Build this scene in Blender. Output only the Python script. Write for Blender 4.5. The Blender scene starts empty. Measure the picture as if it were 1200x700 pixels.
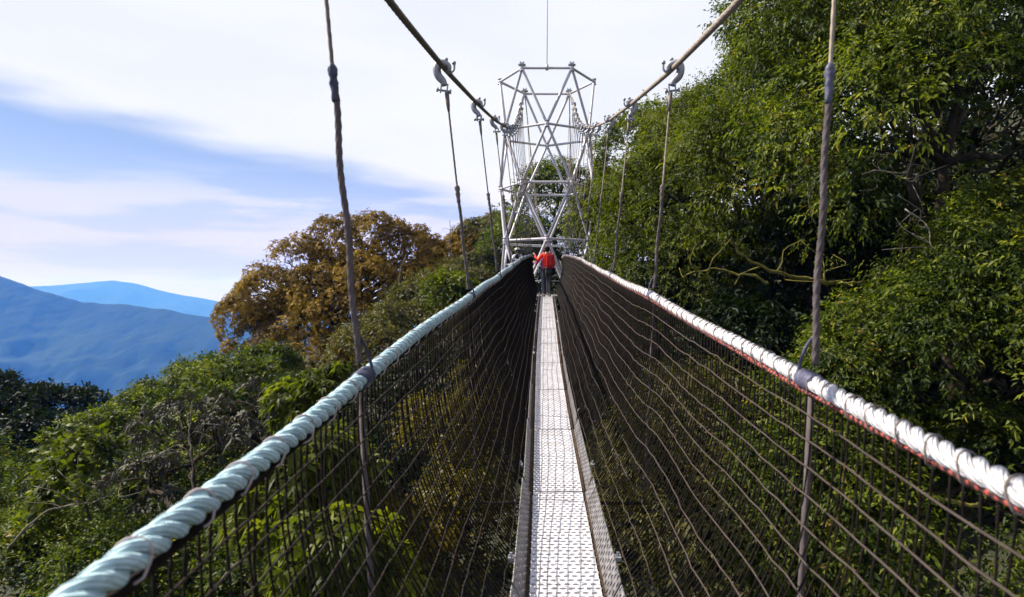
import bpy, bmesh, math, random
import numpy as np
from mathutils import Vector, Matrix

R = math.radians
C = bpy.context.scene.collection
scene = bpy.context.scene
random.seed(7)

# ------------------------------------------------------------------ camera, sky, sun, exposure
cam_d = bpy.data.cameras.new('camera')
cam = bpy.data.objects.new('camera', cam_d)
C.objects.link(cam)
cam.location = (0, 0, 0)
cam.rotation_euler = (R(90), 0, 0)
cam_d.sensor_width = 36
cam_d.lens = 24
cam_d.shift_x = -41 / 1200
cam_d.clip_start = 0.05
cam_d.clip_end = 30000
cam_d.dof.use_dof = True
cam_d.dof.focus_distance = 7.5
cam_d.dof.aperture_fstop = 4.0
scene.camera = cam

SUN_EL, SUN_AZ = 44.0, -78.0          # azimuth measured from +Y towards +X
scene.view_settings.view_transform = 'Standard'
scene.view_settings.look = 'None'
scene.view_settings.gamma = 1
scene.view_settings.exposure = 1.0
scene.view_settings.use_curve_mapping = False

sun_d = bpy.data.lights.new('sun', 'SUN')
sun_d.energy = 5.0
sun_d.angle = R(0.5)
sun_d.color = (1.0, 0.93, 0.82)
sun = bpy.data.objects.new('sun', sun_d)
C.objects.link(sun)
to_sun = Vector((math.sin(R(SUN_AZ)) * math.cos(R(SUN_EL)), math.cos(R(SUN_AZ)) * math.cos(R(SUN_EL)), math.sin(R(SUN_EL))))
sun.rotation_euler = to_sun.to_track_quat('Z', 'Y').to_euler()
sun.location = to_sun * 60


class NT:
    """tiny helper to wire shader nodes"""
    def __init__(self, tree):
        self.t = tree
        self.n = tree.nodes
        for x in list(self.n):
            self.n.remove(x)

    def new(self, typ, ins=None, **props):
        nd = self.n.new(typ)
        for k, v in props.items():
            setattr(nd, k, v)
        for k, v in (ins or {}).items():
            self.set(nd.inputs[k], v)
        return nd

    def set(self, sock, v):
        if isinstance(v, bpy.types.NodeSocket):
            self.t.links.new(v, sock)
        elif isinstance(v, bpy.types.Node):
            self.t.links.new(v.outputs[0], sock)
        else:
            sock.default_value = v

    def math(self, op, a, b=None, c=None, clamp=False):
        nd = self.new('ShaderNodeMath', operation=op)
        nd.use_clamp = clamp
        self.set(nd.inputs[0], a)
        if b is not None:
            self.set(nd.inputs[1], b)
        if c is not None:
            self.set(nd.inputs[2], c)
        return nd.outputs[0]

    def mix(self, f, a, b):
        nd = self.new('ShaderNodeMix', data_type='RGBA')
        self.set(nd.inputs[0], f)
        self.set(nd.inputs[6], a)
        self.set(nd.inputs[7], b)
        return nd.outputs[2]

    def ramp(self, f, stops):
        nd = self.new('ShaderNodeValToRGB')
        e = nd.color_ramp.elements
        while len(e) > 1:
            e.remove(e[-1])
        e[0].position, e[0].color = stops[0][0], (*stops[0][1], 1)
        for p, c in stops[1:]:
            x = e.new(p)
            x.color = (*c, 1)
        self.set(nd.inputs[0], f)
        return nd.outputs[0]

    def noise(self, vec, scale, detail=3, rough=0.5):
        nd = self.new('ShaderNodeTexNoise', {'Scale': scale, 'Detail': detail, 'Roughness': rough})
        if vec is not None:
            self.set(nd.inputs['Vector'], vec)
        return nd.outputs[0]

    def smooth(self, x, lo, hi):
        nd = self.new('ShaderNodeMapRange', interpolation_type='SMOOTHSTEP')
        self.set(nd.inputs[0], x)
        self.set(nd.inputs[1], lo)
        self.set(nd.inputs[2], hi)
        return nd.outputs[0]


world = bpy.data.worlds.new('World')
scene.world = world
world.use_nodes = True
w = NT(world.node_tree)
sky = w.new('ShaderNodeTexSky', sky_type='NISHITA', sun_disc=False)
sky.sun_elevation = R(SUN_EL)
sky.sun_rotation = R(SUN_AZ)
sky.altitude = 2000
sky.air_density = 1.0
sky.dust_density = 0.6
tc = w.new('ShaderNodeTexCoord')
sep = w.new('ShaderNodeSeparateXYZ', {0: tc.outputs['Generated']})
dx, dy, dz = sep.outputs
# long cloud deck whose lower edge slants across the sky, with streaky veils below it
streak_v = w.new('ShaderNodeMapping', {'Vector': tc.outputs['Generated'], 'Scale': (2.2, 2.2, 17.0), 'Rotation': (0.0, 0.10, 0.0)})
streak = w.noise(streak_v, 1.6, 5, 0.55)
soft_v = w.new('ShaderNodeMapping', {'Vector': tc.outputs['Generated'], 'Scale': (1.2, 1.2, 4.0)})
soft = w.noise(soft_v, 2.6, 4, 0.5)
edge = w.math('MULTIPLY_ADD', dx, -0.19, 0.118)
h1 = w.math('SUBTRACT', dz, edge)
h2 = w.math('MULTIPLY_ADD', w.math('SUBTRACT', soft, 0.5), 0.07, h1)
h3 = w.math('MULTIPLY_ADD', w.math('SUBTRACT', streak, 0.5), 0.05, h2)
deck_f = w.smooth(h3, -0.018, 0.030)
veil = w.math('MULTIPLY', w.math('MULTIPLY', w.smooth(streak, 0.43, 0.57), 0.95), w.smooth(dz, 0.185, 0.115))
low = w.math('MULTIPLY_ADD', w.smooth(dz, 0.20, 0.06), 0.85, 0.05)
thin = w.math('MULTIPLY_ADD', w.smooth(dz, 0.35, 0.95), -0.50, 0.97)  # cloud cover thinned overhead, out of view, to weaken the fill light
cloud_shade = w.mix(w.smooth(soft, 0.3, 0.7), (4.45, 4.6, 5.2, 1), (4.9, 4.95, 5.15, 1))
blue = w.new('ShaderNodeVectorMath', {0: sky.outputs[0], 1: (0.64, 0.58, 0.64)}, operation='MULTIPLY')
base_c = w.mix(low, blue.outputs[0], (3.1, 3.55, 4.7, 1))
veil_c = w.mix(veil, base_c, (3.9, 4.15, 5.0, 1))
sky_c0 = w.mix(w.math('MULTIPLY', deck_f, thin), veil_c, cloud_shade)
skyc = w.mix(w.smooth(dz, 0.22, 0.0), sky_c0, w.new('ShaderNodeVectorMath', {0: sky_c0, 1: (1.08, 0.92, 1.3)}, operation='MULTIPLY').outputs[0])
bg = w.new('ShaderNodeBackground', {'Color': skyc, 'Strength': 0.1})
wo = w.new('ShaderNodeOutputWorld', {'Surface': bg.outputs[0]})

cy = scene.cycles
cy.max_bounces = 7
cy.diffuse_bounces = 2
cy.glossy_bounces = 2
cy.transmission_bounces = 4
cy.volume_bounces = 3
cy.transparent_max_bounces = 6
cy.use_denoising = True
cy.caustics_reflective = False
cy.caustics_refractive = False
cy.sample_clamp_indirect = 6

# ------------------------------------------------------------------ materials


def material(name):
    m = bpy.data.materials.new(name)
    m.use_nodes = True
    return m, NT(m.node_tree)


def finish(t, surf, disp=None):
    o = t.new('ShaderNodeOutputMaterial')
    t.set(o.inputs['Surface'], surf)
    return o


def principled(name, col, rough=0.6, metal=0.0, var=0.25, scale=8.0, bump=0.0, bscale=60.0, dark=None, spec=0.5):
    """plain painted / rope / metal stuff with patchy wear"""
    m, t = material(name)
    tcn = t.new('ShaderNodeTexCoord').outputs['Object']
    n = t.noise(tcn, scale, 5, 0.6)
    d = dark or tuple(c * (1 - var) for c in col)
    colr = t.ramp(n, [(0.30, d), (0.62, col)])
    p = t.new('ShaderNodeBsdfPrincipled', {'Base Color': colr, 'Roughness': rough, 'Metallic': metal, 'Specular IOR Level': spec})
    if bump:
        b = t.new('ShaderNodeBump', {'Height': t.noise(tcn, bscale, 3, 0.6), 'Strength': bump, 'Distance': 0.01})
        t.set(p.inputs['Normal'], b.outputs[0])
    finish(t, p.outputs[0])
    return m


def leaf_mat(name, stops, rough=0.42, trans=0.28, spec=0.5, back=1.6):
    m, t = material(name)
    a = t.new('ShaderNodeAttribute', attribute_name='tint').outputs['Fac']
    pos = t.new('ShaderNodeNewGeometry').outputs['Position']
    n = t.noise(pos, 0.55, 3, 0.6)
    f = t.math('MULTIPLY_ADD', t.math('SUBTRACT', n, 0.5), 0.7, a, clamp=True)
    col = t.ramp(f, stops)
    p = t.new('ShaderNodeBsdfPrincipled', {'Base Color': col, 'Roughness': rough, 'Specular IOR Level': spec})
    tcol = t.new('ShaderNodeVectorMath', {0: col, 1: (1.35 * back, 1.45 * back, 0.55 * back)}, operation='MULTIPLY').outputs[0]
    tr = t.new('ShaderNodeBsdfTranslucent', {'Color': tcol})
    mx = t.new('ShaderNodeMixShader', {0: trans, 1: p.outputs[0], 2: tr.outputs[0]})
    finish(t, mx.outputs[0])
    return m


M = {}
M['leaf_green'] = leaf_mat('leaf_green', [(0.0, (0.0076, 0.0142, 0.0019)), (0.35, (0.0277, 0.0432, 0.0041)), (0.7, (0.0845, 0.1053, 0.0086)), (0.93, (0.1836, 0.1888, 0.0196)), (1.0, (0.2296, 0.1235, 0.0334))], trans=.34, rough=.5, spec=.14)
M['leaf_bright'] = leaf_mat('leaf_bright', [(0.0, (0.016, 0.0235, 0.0017)), (0.5, (0.0564, 0.0722, 0.0058)), (1.0, (0.1522, 0.1596, 0.0137))], trans=.36, rough=.48, spec=.14)
M['leaf_deep_shade'] = leaf_mat('leaf_deep_shade', [(0.0, (0.0029, 0.0062, 0.0019)), (0.5, (0.0066, 0.0129, 0.0025)), (0.9, (0.0161, 0.0239, 0.0049)), (1.0, (0.0286, 0.0239, 0.011))], trans=.25, rough=.5, spec=.12)  # deep green, darkened further so crown shade is in the leaf colour
M['leaf_olive'] = leaf_mat('leaf_olive', [(0.0, (0.0238, 0.0255, 0.0068)), (0.5, (0.0663, 0.0629, 0.017)), (1.0, (0.136, 0.1148, 0.0425))], rough=.5, spec=.15)
M['leaf_silver'] = leaf_mat('leaf_silver', [(0.0, (0.0128, 0.015, 0.0084)), (0.5, (0.036, 0.033, 0.0221)), (1.0, (0.08, 0.069, 0.0507))], rough=.6, trans=.08, spec=.2)
M['leaf_bronze'] = leaf_mat('leaf_bronze', [(0.0, (0.0747, 0.0483, 0.0066)), (0.4, (0.1793, 0.1087, 0.0132)), (0.75, (0.2987, 0.186, 0.0226)), (0.95, (0.3984, 0.2714, 0.0376)), (1.0, (0.0995, 0.1206, 0.0188))], rough=.6, trans=.22, back=1.0, spec=.1)
M['leaf_gold'] = leaf_mat('leaf_gold', [(0.0, (.022, .026, .004)), (.5, (.085, .072, .008)), (1.0, (.17, .12, .012))], trans=.3, spec=.15)

M['bark'] = principled('bark', (.060, .046, .034), .9, var=.6, scale=5, bump=.6, bscale=22, spec=.06)
M['bark_pale'] = principled('bark_pale', (.19, .165, .125), .9, var=.5, scale=5, bump=.4, bscale=30, spec=.06)
M['moss'] = principled('moss', (.20, .18, .035), .95, dark=(.06, .05, .03), scale=9, bump=.8, bscale=50, spec=.06)
M['white_steel'] = principled('white_steel', (.56, .55, .61), .42, dark=(.40, .36, .36), scale=1.3, bump=.04, bscale=40)
M['galvanised'] = principled('galvanised', (.30, .30, .34), .5, .3, var=.3, scale=16, bump=.1, bscale=90)
M['wire_dark_shaded'] = principled('wire_dark_shaded', (.15, .125, .11), .55, .3, var=.4, scale=9, spec=.2)  # steel wire on its shaded side, the shade put into the colour
M['wire_sunlit'] = principled('wire_sunlit', (.33, .27, .22), .55, .25, var=.35, scale=9, spec=.2)  # the same steel wire with sunlight put into the colour


def rope_mat(name, col, dark):
    """laid rope: yarn lines follow the strand, grime in patches"""
    m, t = material(name)
    at = t.new('ShaderNodeAttribute', attribute_name='fibre').outputs['Vector']
    sp = t.new('ShaderNodeSeparateXYZ', {0: at})
    ang = t.math('ARCTAN2', sp.outputs[1], sp.outputs[0])
    ph = t.math('ADD', t.math('MULTIPLY', ang, 9.0), t.math('MULTIPLY', sp.outputs[2], 210.0))
    wv = t.math('SINE', ph)
    tcn = t.new('ShaderNodeTexCoord').outputs['Object']
    n = t.noise(tcn, 14, 6, .7)
    n2 = t.noise(tcn, 220, 2, .5)
    c = t.ramp(n, [(.34, dark), (.56, col)])
    fl = t.noise(tcn, 55, 4, .7)
    c = t.mix(t.math('MULTIPLY', t.smooth(fl, .56, .72), .55), c, (.26, .21, .20, 1))
    c = t.mix(t.math('MULTIPLY', t.smooth(wv, .2, -1.), .30), c, (*[x * .55 for x in dark], 1))
    p = t.new('ShaderNodeBsdfPrincipled', {'Base Color': c, 'Roughness': .8, 'Specular IOR Level': .2})
    hgt = t.math('ADD', wv, t.math('MULTIPLY', n2, 1.2))
    b = t.new('ShaderNodeBump', {'Height': hgt, 'Strength': .8, 'Distance': .0025})
    t.set(p.inputs['Normal'], b.outputs[0])
    finish(t, p.outputs[0])
    return m


M['rope_teal'] = rope_mat('rope_teal', (.48, .67, .755), (.32, .47, .54))
M['rope_white'] = rope_mat('rope_white', (.64, .635, .67), (.44, .42, .45))
M['hanger_rope'] = principled('hanger_rope', (.105, .088, .092), .7, var=.4, scale=14, bump=.4, bscale=120, spec=.06)
M['tape'] = principled('tape', (.055, .060, .105), .45, var=.5, scale=20, bump=.5, bscale=40, spec=.2)
M['tape_grey'] = principled('tape_grey', (.10, .10, .16), .45, var=.45, scale=20, bump=.5, bscale=40, spec=.2)
M['cord_dark'] = principled('cord_dark', (.014, .011, .010), .85, var=.4, scale=30, bump=.5, bscale=200, spec=.06)
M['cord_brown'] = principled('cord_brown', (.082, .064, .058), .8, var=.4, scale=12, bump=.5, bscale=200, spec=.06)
m, t = material('cord_red')
tcn = t.new('ShaderNodeTexCoord').outputs['Object']
wvn = t.new('ShaderNodeTexWave', {'Vector': tcn, 'Scale': 11.0, 'Distortion': 1.5, 'Detail': 1.0}, bands_direction='Y')
c = t.ramp(wvn.outputs['Fac'], [(.30, (.03, .014, .014)), (.6, (.26, .04, .026)), (.9, (.36, .07, .05))])
p = t.new('ShaderNodeBsdfPrincipled', {'Base Color': c, 'Roughness': .8})
b = t.new('ShaderNodeBump', {'Height': wvn.outputs['Fac'], 'Strength': .6, 'Distance': .006})
t.set(p.inputs['Normal'], b.outputs[0])
finish(t, p.outputs[0])
M['cord_brown_shaded'] = principled('cord_brown_shaded', (.036, .029, .027), .8, var=.4, scale=12, bump=.5, bscale=200, spec=.06)  # same cord as the right net, with left-side shade in its colour
M['cord_red'] = m
M['lash_pink'] = principled('lash_pink', (.42, .36, .38), .8, var=.3, scale=20)
M['lash_dark'] = principled('lash_dark', (.16, .13, .12), .8, var=.3, scale=20)
M['deck'] = principled('deck', (.70, .69, .755), .45, .0, dark=(.50, .48, .50), scale=3.5, bump=.08, bscale=60)
M['toe'] = principled('toe', (.21, .20, .215), .5, .0, dark=(.10, .09, .085), scale=4, bump=.08, bscale=60)
M['timber'] = principled('timber', (.075, .05, .034), .85, var=.5, scale=8, bump=.5, bscale=60, spec=.06)
M['skin'] = principled('skin', (.42, .24, .16), .55, var=.1)
M['hair'] = principled('hair', (.022, .016, .013), .6, var=.3, spec=.06)
M['jacket_red'] = principled('jacket_red', (.80, .055, .018), .65, var=.2, scale=7, bump=.3, bscale=25, spec=.2)
M['pack_red'] = principled('pack_red', (.50, .018, .014), .6, var=.25, scale=9, bump=.2, bscale=40, spec=.2)
M['strap'] = principled('strap', (.20, .18, .20), .6)
M['trousers'] = principled('trousers', (.060, .056, .056), .8, var=.3, scale=9, bump=.3, bscale=30, spec=.06)
M['shoe'] = principled('shoe', (.16, .15, .17), .6)
M['magenta'] = principled('magenta', (.42, .02, .22), .7)
M['shirt_blue'] = principled('shirt_blue', (.52, .60, .74), .75)
M['navy'] = principled('navy', (.05, .065, .11), .75, spec=.06)

m, t = material('forest_floor')
pos = t.new('ShaderNodeNewGeometry').outputs['Position']
n1 = t.noise(pos, .6, 6, .65)
n2 = t.noise(pos, 5.0, 5, .6)
c1 = t.ramp(n1, [(.3, (.018, .016, .010)), (.55, (.030, .040, .014)), (.75, (.050, .062, .020))])
c2 = t.mix(t.math('MULTIPLY', n2, .5), c1, (.045, .032, .018, 1))
p = t.new('ShaderNodeBsdfPrincipled', {'Base Color': c2, 'Roughness': .95})
b = t.new('ShaderNodeBump', {'Height': n2, 'Strength': .9, 'Distance': .3})
t.set(p.inputs['Normal'], b.outputs[0])
finish(t, p.outputs[0])
M['forest_floor'] = m

m, t = material('far_forest')
pos = t.new('ShaderNodeNewGeometry').outputs['Position']
vor = t.new('ShaderNodeTexVoronoi', {'Vector': pos, 'Scale': .045})
n1 = t.noise(pos, .006, 6, .6)
c1 = t.ramp(n1, [(.3, (.006, .018, .006)), (.55, (.012, .028, .009)), (.72, (.024, .040, .015)), (.8, (.06, .06, .04))])
c2 = t.mix(t.math('MULTIPLY', vor.outputs['Distance'], .04), c1, (.015, .025, .012, 1))
p = t.new('ShaderNodeBsdfPrincipled', {'Base Color': c2, 'Roughness': .95, 'Specular IOR Level': .1})
b = t.new('ShaderNodeBump', {'Height': vor.outputs['Distance'], 'Strength': .5, 'Distance': -5.0})
t.set(p.inputs['Normal'], b.outputs[0])
finish(t, p.outputs[0])
M['far_forest'] = m

# ------------------------------------------------------------------ mesh helpers


def raw_mesh(name, verts, faces=None, tris=None, tint=None, smooth=True):
    me = bpy.data.meshes.new(name)
    if tris is not None:
        v = np.asarray(verts, dtype=np.float32)
        f = np.asarray(tris, dtype=np.int32)
        me.vertices.add(len(v))
        me.vertices.foreach_set('co', v.ravel())
        me.loops.add(f.size)
        me.loops.foreach_set('vertex_index', f.ravel())
        me.polygons.add(len(f))
        me.polygons.foreach_set('loop_start', np.arange(0, f.size, f.shape[1], dtype=np.int32))
        me.update(calc_edges=True)
        me.validate()
    else:
        me.from_pydata([tuple(map(float, x)) for x in verts], [], faces)
        me.update()
    me.polygons.foreach_set('use_smooth', np.full(len(me.polygons), smooth, dtype=bool))
    if tint is not None:
        a = me.attributes.new('tint', 'FLOAT', 'POINT')
        a.data.foreach_set('value', np.asarray(tint, dtype=np.float32))
    return me


def link(name, me, mat=None, parent=None, loc=None, **tags):
    o = bpy.data.objects.new(name, me)
    C.objects.link(o)
    if mat is not None and me is not None and not me.materials:
        me.materials.append(M[mat] if isinstance(mat, str) else mat)
    if parent is not None:
        o.parent = parent
    if loc is not None:
        o.location = loc
    for k, v in tags.items():
        o[k] = v
    return o


def thing(name, label, category, loc=(0, 0, 0), group=None, **kw):
    o = bpy.data.objects.new(name, None)
    o.empty_display_size = .2
    C.objects.link(o)
    o.location = loc
    o['label'] = label
    o['category'] = category
    if group:
        o['group'] = group
    return o


class MB:
    """collects shapes for ONE mesh"""
    def __init__(self):
        self.v, self.f = [], []

    def add(self, v, f):
        k = len(self.v)
        self.v.extend(v)
        self.f.extend([tuple(i + k for i in q) for q in f])
        return self

    def box(self, c, s, rot=None):
        vs = []
        for x in (-.5, .5):
            for y in (-.5, .5):
                for z in (-.5, .5):
                    p = Vector((x * s[0], y * s[1], z * s[2]))
                    if rot is not None:
                        p = rot @ p
                    vs.append(p + Vector(c))
        return self.add(vs, [(0, 1, 3, 2), (4, 6, 7, 5), (0, 4, 5, 1), (2, 3, 7, 6), (0, 2, 6, 4), (1, 5, 7, 3)])

    def tube(self, pts, rad, seg=8, lobes=0, amp=0., pitch=1., cap=True, phase=0.):
        P = np.asarray([tuple(p) for p in pts], float)
        n = len(P)
        rad = np.broadcast_to(np.asarray(rad, float), (n,))
        T = np.gradient(P, axis=0)
        T /= np.linalg.norm(T, axis=1)[:, None] + 1e-9
        up = np.array([0, 0, 1.]) if abs(T[0][2]) < .9 else np.array([1., 0, 0])
        S = np.zeros_like(P)
        U = np.zeros_like(P)
        s = np.cross(T[0], up)
        s /= np.linalg.norm(s)
        for i in range(n):
            s = s - T[i] * np.dot(s, T[i])
            s /= np.linalg.norm(s) + 1e-9
            S[i] = s
            U[i] = np.cross(s, T[i])
        L = np.concatenate([[0], np.cumsum(np.linalg.norm(np.diff(P, axis=0), axis=1))])
        a = np.arange(seg) / seg * 2 * math.pi
        k = len(self.v)
        for i in range(n):
            rr = rad[i] * (1 + (amp * np.cos(lobes * (a + phase) + L[i] / pitch * 2 * math.pi) if lobes else 0 * a))
            ring = P[i] + (np.cos(a) * rr)[:, None] * S[i] + (np.sin(a) * rr)[:, None] * U[i]
            self.v.extend([tuple(x) for x in ring])
        for i in range(n - 1):
            for j in range(seg):
                q = (j + 1) % seg
                self.f.append((k + i * seg + j, k + i * seg + q, k + (i + 1) * seg + q, k + (i + 1) * seg + j))
        if cap:
            self.f.append(tuple(k + j for j in range(seg))[::-1])
            self.f.append(tuple(k + (n - 1) * seg + j for j in range(seg)))
        return self

    def ball(self, c, r, seg=10, rings=6):
        rx, ry, rz = (r, r, r) if not isinstance(r, (tuple, list)) else r
        vs, fs = [], []
        for i in range(rings + 1):
            th = math.pi * (i / rings * .98 + .01)
            for j in range(seg):
                ph = 2 * math.pi * j / seg
                vs.append((c[0] + rx * math.sin(th) * math.cos(ph), c[1] + ry * math.sin(th) * math.sin(ph), c[2] + rz * math.cos(th)))
        for i in range(rings):
            for j in range(seg):
                q = (j + 1) % seg
                fs.append((i * seg + j, (i + 1) * seg + j, (i + 1) * seg + q, i * seg + q))
        return self.add(vs, fs)

    def mesh(self, name='mesh', smooth=True):
        return raw_mesh(name, self.v, self.f, smooth=smooth)

    def link(self, name, mat, parent=None, smooth=True, **tags):
        return link(name, self.mesh(name, smooth), mat, parent, **tags)


def curve_pts(ctrl, n=24):
    """smooth Catmull-Rom through control points"""
    P = [np.array(p, float) for p in ctrl]
    P = [2 * P[0] - P[1]] + P + [2 * P[-1] - P[-2]]
    out = []
    m_ = len(P) - 3
    for k in range(n + 1):
        u = k / n * m_
        i = min(int(u), m_ - 1)
        tt = u - i
        a, b, c, d = P[i], P[i + 1], P[i + 2], P[i + 3]
        out.append(.5 * ((2 * b) + (c - a) * tt + (2 * a - 5 * b + 4 * c - d) * tt * tt + (3 * b - a - 3 * c + d) * tt ** 3))
    return out


def table(ys, vs, sig=.5):
    g = np.arange(-8, 60, .05)
    ys, vs = np.array(ys, float), np.array(vs, float)
    v = np.interp(g, ys, vs)
    lo, hi = g < ys[0], g > ys[-1]
    v[lo] = vs[0] + (g[lo] - ys[0]) * (vs[1] - vs[0]) / (ys[1] - ys[0])
    v[hi] = vs[-1] + (g[hi] - ys[-1]) * (vs[-1] - vs[-2]) / (ys[-1] - ys[-2])
    k = np.exp(-.5 * (np.arange(-60, 61) * .05 / sig) ** 2)
    k /= k.sum()
    sm = np.convolve(np.pad(v, 60, mode='edge'), k, 'valid')
    return lambda y: np.interp(y, g, sm)


# shape of the bridge (metres, camera at the origin, bridge runs along +Y)
deck_z = table([-4, 3.3, 5, 6.9, 10.4, 15, 21, 22.6], [-1.47, -1.46, -1.42, -1.28, -.95, -.47, .02, .12])
deck_x = table([-4, 3.3, 5, 6.9, 10.4, 21, 22.6], [.10, .095, .08, .053, .012, -.015, 0.0])
rail_zl = table([-4, .9, 1.16, 1.5, 1.9, 2.4, 5, 7.3, 10, 13, 18, 21, 22.6], [-.95, -.425, -.395, -.37, -.32, -.255, .03, .235, .485, .765, 1.13, 1.33, 1.36], .3)
rail_zr = table([-4, .9, 2.4, 5, 7.3, 10, 13, 18, 21, 22.6], [-.62, -.375, -.255, .03, .235, .485, .765, 1.13, 1.33, 1.36], .35)
rail_xl = table([-4, .9, 2.4, 5, 7.3, 10, 13, 18, 21, 22.6], [-.66, -.65, -.63, -.545, -.52, -.50, -.48, -.47, -.46, -.47], .35)
rail_xr = table([-4, .9, 2.4, 5, 7.3, 10, 13, 18, 21, 22.6], [.87, .87, .845, .75, .70, .66, .62, .58, .55, .5], .35)
cab_z = table([-4, 0, 3.3, 5, 7.4, 10, 13.5, 15, 17, 19, 20.5, 22, 25.2], [1.25, 1.22, 1.45, 1.67, 2.10, 2.60, 3.37, 3.76, 4.30, 4.95, 5.6, 6.4, 7.62], .3)
cab_xl = table([-4, 2.33, 5, 10, 25.2], [-.84, -.795, -.74, -.75, -.825], .3)
cab_xr = table([-4, 2.2, 5, 10, 25.2], [1.02, .965, .91, .90, .825], .3)
HALF = .178
Y0, Y1 = -1.6, 22.45


def bumps(x, y):
    return .8 * np.sin(x * .31 + 1.3) * np.cos(y * .27) + .5 * np.sin(x * .83 + y * .55) + 4 * np.sin(x * .013 + 2) * np.sin(y * .017)


def ground_h(x, y):
    x = np.asarray(x, float)
    y = np.asarray(y, float)
    r_ = np.clip(x, 0, 70) * .46 + np.clip(x - 70, 0, 900) * .02
    l_ = -np.clip(-x, 0, 40) * .22 - np.clip(-x - 40, 0, 2000) * .42
    f_ = .11 * np.clip(y, 0, 70) - .18 * np.clip(y - 70, 0, 3000) * (x < 200)
    f_ = f_ - .10 * np.clip(-y, 0, 400)
    h = -11.5 + r_ + l_ + f_ + bumps(x, y)
    floor = -430 + 6 * np.sin(x * .004) + 5 * np.cos(y * .005)
    return np.maximum(h, floor)


# ------------------------------------------------------------------ terrain
gx = np.unique(np.concatenate([np.linspace(-70, 90, 81), np.sinh(np.linspace(-5.35, 5.35, 96)) * 72]))
gy = np.unique(np.concatenate([np.linspace(-20, 90, 56), np.sinh(np.linspace(-5.35, 5.35, 96)) * 72]))
GX, GY = np.meshgrid(gx, gy, indexing='ij')
GZ = ground_h(GX, GY)
V = np.stack([GX, GY, GZ], -1).reshape(-1, 3)
ny = len(gy)
I, J = np.meshgrid(np.arange(len(gx) - 1), np.arange(ny - 1), indexing='ij')
a_ = (I * ny + J).ravel()
Q = np.stack([a_, a_ + ny, a_ + ny + 1, a_ + 1], -1)
link('ground', raw_mesh('ground', V, tris=Q), 'forest_floor', kind='structure')


def fract(x, y, seed, octs=6, base=1 / 1000.):
    rs = np.random.RandomState(seed)
    out = np.zeros_like(x)
    amp, fr = 1., base
    for o in range(octs):
        for k in range(3):
            an = rs.rand() * 6.28
            ph = rs.rand() * 6.28
            out += amp * (1 - 2 * np.abs(np.sin((x * math.cos(an) + y * math.sin(an)) * fr * 3.1 + ph + .8 * np.sin(y * fr * 2 + x * fr + k)))) / 3
        amp *= .5
        fr *= 2.05
    return out


def mountain(name, px, py, Y, front, valley, back, seed, rough, nx=260, nyy=110):
    """ridge whose crest passes the given bearings at distance Y, falling to the valley in front and behind"""
    bx = (np.array(px) - 641) / 800 * Y
    bz = (350 - np.array(py)) / 800. * Y
    xs = np.linspace(bx[0], bx[-1], nx)
    crest = np.interp(xs, bx, bz)
    v = np.concatenate([np.linspace(0, 1, nyy) ** .8, np.linspace(1.04, 1.9, 16)])
    X = np.repeat(xs[:, None], len(v), 1)
    YY = np.where(v[None] <= 1, Y - front + front * v[None], Y + back * (v[None] - 1)) + 0 * X
    t_ = np.where(v[None] <= 1, v[None], np.clip(1 - (v[None] - 1) / .9, 0, 1))
    prof = t_ ** 1.15
    Z = valley + (crest[:, None] - valley) * prof
    Z = Z + rough * fract(X, YY * .7, seed) * (4 * t_ * (1 - t_) + .10)
    Z += rough * .012 * fract(X, YY, seed + 5, 4, 1 / 120.)
    V = np.stack([X, YY, Z], -1).reshape(-1, 3)
    m_ = len(v)
    I, J = np.meshgrid(np.arange(nx - 1), np.arange(m_ - 1), indexing='ij')
    a = (I * m_ + J).ravel()
    link(name, raw_mesh(name, V, tris=np.stack([a, a + m_, a + m_ + 1, a + 1], -1)), 'far_forest', kind='structure')


mountain('forested_hill', [-520, -250, -90, 0, 45, 95, 150, 205, 270, 380, 520, 640], [322, 318, 317, 320, 336, 349, 354, 362, 373, 385, 400, 415],
         2100, 1250, -420, 900, 3, 150)
mountain('distant_hill', [-200, -60, 20, 60, 100, 132, 160, 185, 225, 270, 360, 520, 760], [338, 336, 335, 334, 331.5, 328.5, 333, 339, 347, 356, 366, 372, 376],
         6200, 2300, -420, 1000, 8, 90, 200, 60)

# ------------------------------------------------------------------ walkway of perforated panels
PL = 1.75
SEAM0 = 5.0 - 4 * PL


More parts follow.
